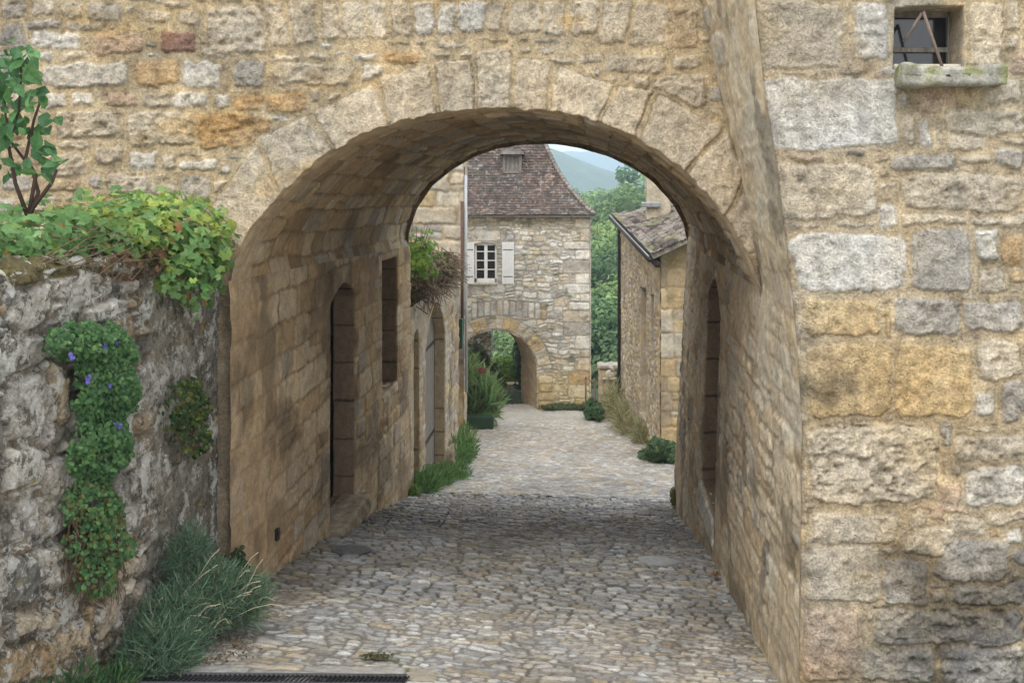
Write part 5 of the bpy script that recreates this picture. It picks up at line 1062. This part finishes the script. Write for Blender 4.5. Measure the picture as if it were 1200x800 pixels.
bush('railing_shrub', 'dark green weeds growing through the rusty handrail', 'shrub', [((.10, 31.0, -6.95), (.24, .5, .40), 1100), ((.3, 30.4, -6.85), (.2, .3, .28), 400)], .12, [(.05, .11, .04), (.08, .15, .05)], 'clump', nst=6, stemr=.008)
bush('pillar_weed', 'yellow-green and straw weeds in front of the square pillar', 'weeds', [((.62, 30.4, -6.55), (.20, .3, .45), 380), ((.72, 29.9, -6.7), (.2, .3, .3), 350)], .14, [(.18, .24, .07), (.28, .25, .12)], 'needle', nst=6)
bush('wall_foot_weed', 'ragged green strip of weeds at the foot of the tower house wall', 'weeds', [((-.75, 32.3, -7.12), (.85, .16, .12), 1100), ((-.1, 32.2, -7.1), (.3, .2, .16), 300)], .09, [(.09, .13, .05), (.13, .15, .07)], 'clump', nst=4)
t = thing('sill_creeper', (1.2, 14.6, -4.6), 'thin yellowish weed in the crack at the passage exit on the cottage side', 'weed')
p, d = blob(120, (1.20, 14.6, -4.5), (.05, .12, .16)); leaves('foliage', p, d, RNG.uniform(.03, .05, 120), 'round', pcol(120, [(.17, .17, .06)]), M_leafd, t)

# ------------------------------------------------------------------ trees beyond
def tree(x, y, ztop, rad, label, cols, n=4200, leaf=.42, seed=0, sq=1.0):
    rng = np.random.default_rng(seed + 500); zb = float(T(np.array(x), np.array(y))); t = thing('broadleaf_tree', (x, y, zb), label, 'tree', 'trees on the slope beyond the houses')
    H = ztop - zb; bm = bmesh.new(); cz = ztop - rad * sq * 1.05; rr = random.Random(seed)
    addtube(bm, [(x, y, zb - .2), (x + .1, y, zb + H * .3), (x - .05, y, cz), (x, y, ztop - rad * .5)], [.03 * H * .8, .022 * H * .8, .014 * H, .03], 8)
    cs, ns, kk = [], [], []
    L = 15; 
    for k in range(L):
        a = rr.uniform(0, 6.28); e = rr.uniform(-.75, 1.0); q = rad * rr.uniform(.35, .78); c = (x + q * math.cos(a) * math.sqrt(max(0, 1 - e * e * .6)), y + q * math.sin(a) * math.sqrt(max(0, 1 - e * e * .6)), cz + q * e * sq * 1.15)
        addtube(bm, [(x, y, cz - rad * .5), ((x + c[0]) / 2, (y + c[1]) / 2, (cz + c[2]) / 2), c], [.01 * H, .007 * H, .02], 6)
        r_ = rad * rr.uniform(.30, .48); p, d = blob(n // L, c, (r_, r_, r_ * .75), rng, .6)
        p = p + .12 * r_ * rng.normal(size=p.shape); cs.append(p); ns.append(d + np.array([0, 0, .5])); kk.append(np.full(len(p), rr.uniform(.72, 1.3)))
    bmobj('trunk', bm, M_bark, t, smooth=True)
    cs = np.concatenate(cs); ns = np.concatenate(ns) + .45 * rng.normal(size=cs.shape); m = len(cs)
    leaves('crown', cs, ns, rng.uniform(.55, 1.3, m) * leaf, 'clump', pcol(m, cols, .22, rng) * np.concatenate(kk)[:, None], M_tree, t, rng=rng)
DG = [(.075, .14, .06), (.095, .165, .07)]; MG = [(.16, .25, .09), (.18, .275, .10)]; LG = [(.24, .34, .12), (.28, .37, .13)]; OG = [(.16, .21, .085), (.13, .18, .07)]
TREES = [  # px, y, top py, radius, colours, label
 (708, 47, 355, 2.6, DG, 'dark green tree right beside the tower house corner, low behind the handrail'),
 (748, 44, 395, 2.2, OG, 'olive tree low behind the square pillar and cottage pipe'),
 (722, 58, 318, 3.2, MG, 'mid green rounded tree halfway up beside the tower house wall'),
 (770, 55, 300, 3.2, DG, 'dark tree behind the cottage chimney end'),
 (690, 66, 280, 3.4, DG, 'deep green tree just above the tower house eave corner'),
 (728, 74, 262, 3.6, MG, 'mid green tree left of the cottage gutter, above the rounded one'),
 (770, 72, 232, 3.6, MG, 'tree rising just over the cottage roof beside the chimney'),
 (700, 92, 236, 4.2, LG, 'light green broad tree between tower roof and forest top'),
 (742, 98, 214, 4.6, MG, 'large mid green tree below the forest skyline'),
 (790, 100, 205, 4.8, DG, 'dark tree over the cottage roof partly behind the passage arch'),
 (735, 128, 193, 5.0, DG, 'dark pointed tree at the highest point of the forest skyline'),
 (768, 132, 190, 5.4, LG, 'light green tree on the skyline right by the passage arch'),
 (706, 125, 208, 4.8, LG, 'light green tree on the skyline next to the tower roof hip'),
 (686, 150, 216, 4.6, MG, 'distant tree touching the tower roof edge'),
 (604, 47, 418, 2.3, DG, 'dark tree framed in the archway under the tower house'),
 (590, 58, 380, 2.9, MG, 'green tree at the top of the archway opening'),
 (560, 50, 400, 2.6, DG, 'dark tree behind the grey wall end through the archway'),
 (820, 80, 215, 4.5, MG, 'green tree hidden mostly by the passage wall above the cottage'),
]
for i, (px, y, tp_, r_, cl, lb) in enumerate(TREES):
    x, _, zt = P(px, tp_, y); tree(x, y, zt, r_, lb, cl, n=5200 if y < 80 else 4200, leaf=.30 if y < 70 else (.40 if y < 110 else .5), seed=i)
# the wood that reads as one mass behind and around them
rng = np.random.default_rng(77); n = 2600; wx_ = rng.uniform(-90, 110, n); wy_ = rng.uniform(62, 330, n); keep = (np.abs(wx_) < wy_ * .62)
wx_, wy_ = wx_[keep], wy_[keep]; wz_ = T(wx_, wy_); cs, ns, co = [], [], []
for x, y, z in zip(wx_, wy_, wz_):
    h_ = rng.uniform(4, 7); m = 36 if abs(x - y * .05) < y * .2 else 14; p, d = blob(m, (x, y, z + h_ * .6), (h_ * .42, h_ * .42, h_ * .5), rng, .8); cs.append(p); ns.append(d + np.array([0, 0, .6])); base = np.array([DG, MG, LG, MG][rng.integers(0, 4)][0]); co.append(np.tile(base, (m, 1)) * rng.uniform(.7, 1.25, (m, 1)))
cs = np.concatenate(cs); ns = np.concatenate(ns) + .3 * rng.normal(size=cs.shape); co = np.concatenate(co)
wood = leaves('wood', cs, ns, rng.uniform(1.2, 2.4, len(cs)), 'clump', co, M_tree, rng=rng); tag(wood, 'mass of green woodland covering the valley slope behind the trees', 'woodland', kind='stuff')

# ------------------------------------------------------------------ air, sky, sun, camera
me = bpy.data.meshes.new('haze'); bm = bmesh.new(); addbox(bm, (0, 1250, -94), (5400, 2900, 318)); bm.to_mesh(me); bm.free()
hz = link(bpy.data.objects.new('haze', me)); m = bpy.data.materials.new('air'); m.use_nodes = True; nt = m.node_tree; nt.nodes.clear()
o = nt.nodes.new('ShaderNodeOutputMaterial'); v = nt.nodes.new('ShaderNodeVolumePrincipled'); v.inputs['Color'].default_value = (.64, .81, 1.0, 1); v.inputs['Density'].default_value = .0009; v.inputs['Anisotropy'].default_value = .2
nt.links.new(v.outputs[0], o.inputs['Volume']); me.materials.append(m); tag(hz, kind='stuff', label='thin bluish haze filling the valley air', cat='haze')
SUN_EL, SUN_ROT = math.radians(52), math.radians(194)     # soft light from behind and above the viewer
w = bpy.data.worlds.new('World'); bpy.context.scene.world = w; w.use_nodes = True; nt = w.node_tree; bgn = nt.nodes['Background']
sky = nt.nodes.new('ShaderNodeTexSky'); sky.sky_type = 'NISHITA'; sky.sun_disc = False; sky.sun_elevation = SUN_EL; sky.sun_rotation = SUN_ROT; sky.dust_density = 3; sky.altitude = 200
tc = nt.nodes.new('ShaderNodeTexCoord'); nz = nt.nodes.new('ShaderNodeTexNoise'); nz.inputs['Scale'].default_value = 3; nz.inputs['Detail'].default_value = 6
mp = nt.nodes.new('ShaderNodeMapping'); mp.inputs['Scale'].default_value = (1, 1, 3); nt.links.new(tc.outputs['Generated'], mp.inputs[0]); nt.links.new(mp.outputs[0], nz.inputs['Vector'])
mr = nt.nodes.new('ShaderNodeMapRange'); nt.links.new(nz.outputs['Fac'], mr.inputs[0]); mr.inputs[1].default_value = .3; mr.inputs[2].default_value = .6; mr.inputs[3].default_value = .65; mr.inputs[4].default_value = .95
mx = nt.nodes.new('ShaderNodeMix'); mx.data_type = 'RGBA'; nt.links.new(mr.outputs[0], mx.inputs[0]); nt.links.new(sky.outputs[0], mx.inputs[6]); mx.inputs[7].default_value = (9.0, 9.0, 9.0, 1)
nt.links.new(mx.outputs[2], bgn.inputs['Color']); bgn.inputs['Strength'].default_value = .145
sun = bpy.data.lights.new('sun', 'SUN'); sun.energy = 1.0; sun.angle = math.radians(25); sun.color = (1, .97, .92); so = link(bpy.data.objects.new('sun', sun))
sd = Vector((math.sin(SUN_ROT) * math.cos(SUN_EL), math.cos(SUN_ROT) * math.cos(SUN_EL), math.sin(SUN_EL))); so.rotation_euler = sd.to_track_quat('Z', 'Y').to_euler(); so.location = (0, -5, 20)
cam = bpy.data.cameras.new('camera'); cam.sensor_width = 36; cam.lens = 36.0; cam.shift_x = -90 / 1200; cam.shift_y = -188 / 1200; cam.clip_end = 6000; cam.clip_start = .05
co_ = link(bpy.data.objects.new('camera', cam)); co_.location = (0, 0, 0); co_.rotation_euler = (math.radians(90), 0, 0)
sc = bpy.context.scene; sc.camera = co_; settle()
sc.view_settings.view_transform = 'Standard'; sc.view_settings.look = 'None'; sc.view_settings.gamma = 1; sc.view_settings.exposure = .80
sc.cycles.max_bounces = 8; sc.cycles.diffuse_bounces = 5; sc.cycles.volume_bounces = 1; sc.cycles.use_denoising = True; sc.cycles.use_adaptive_sampling = True
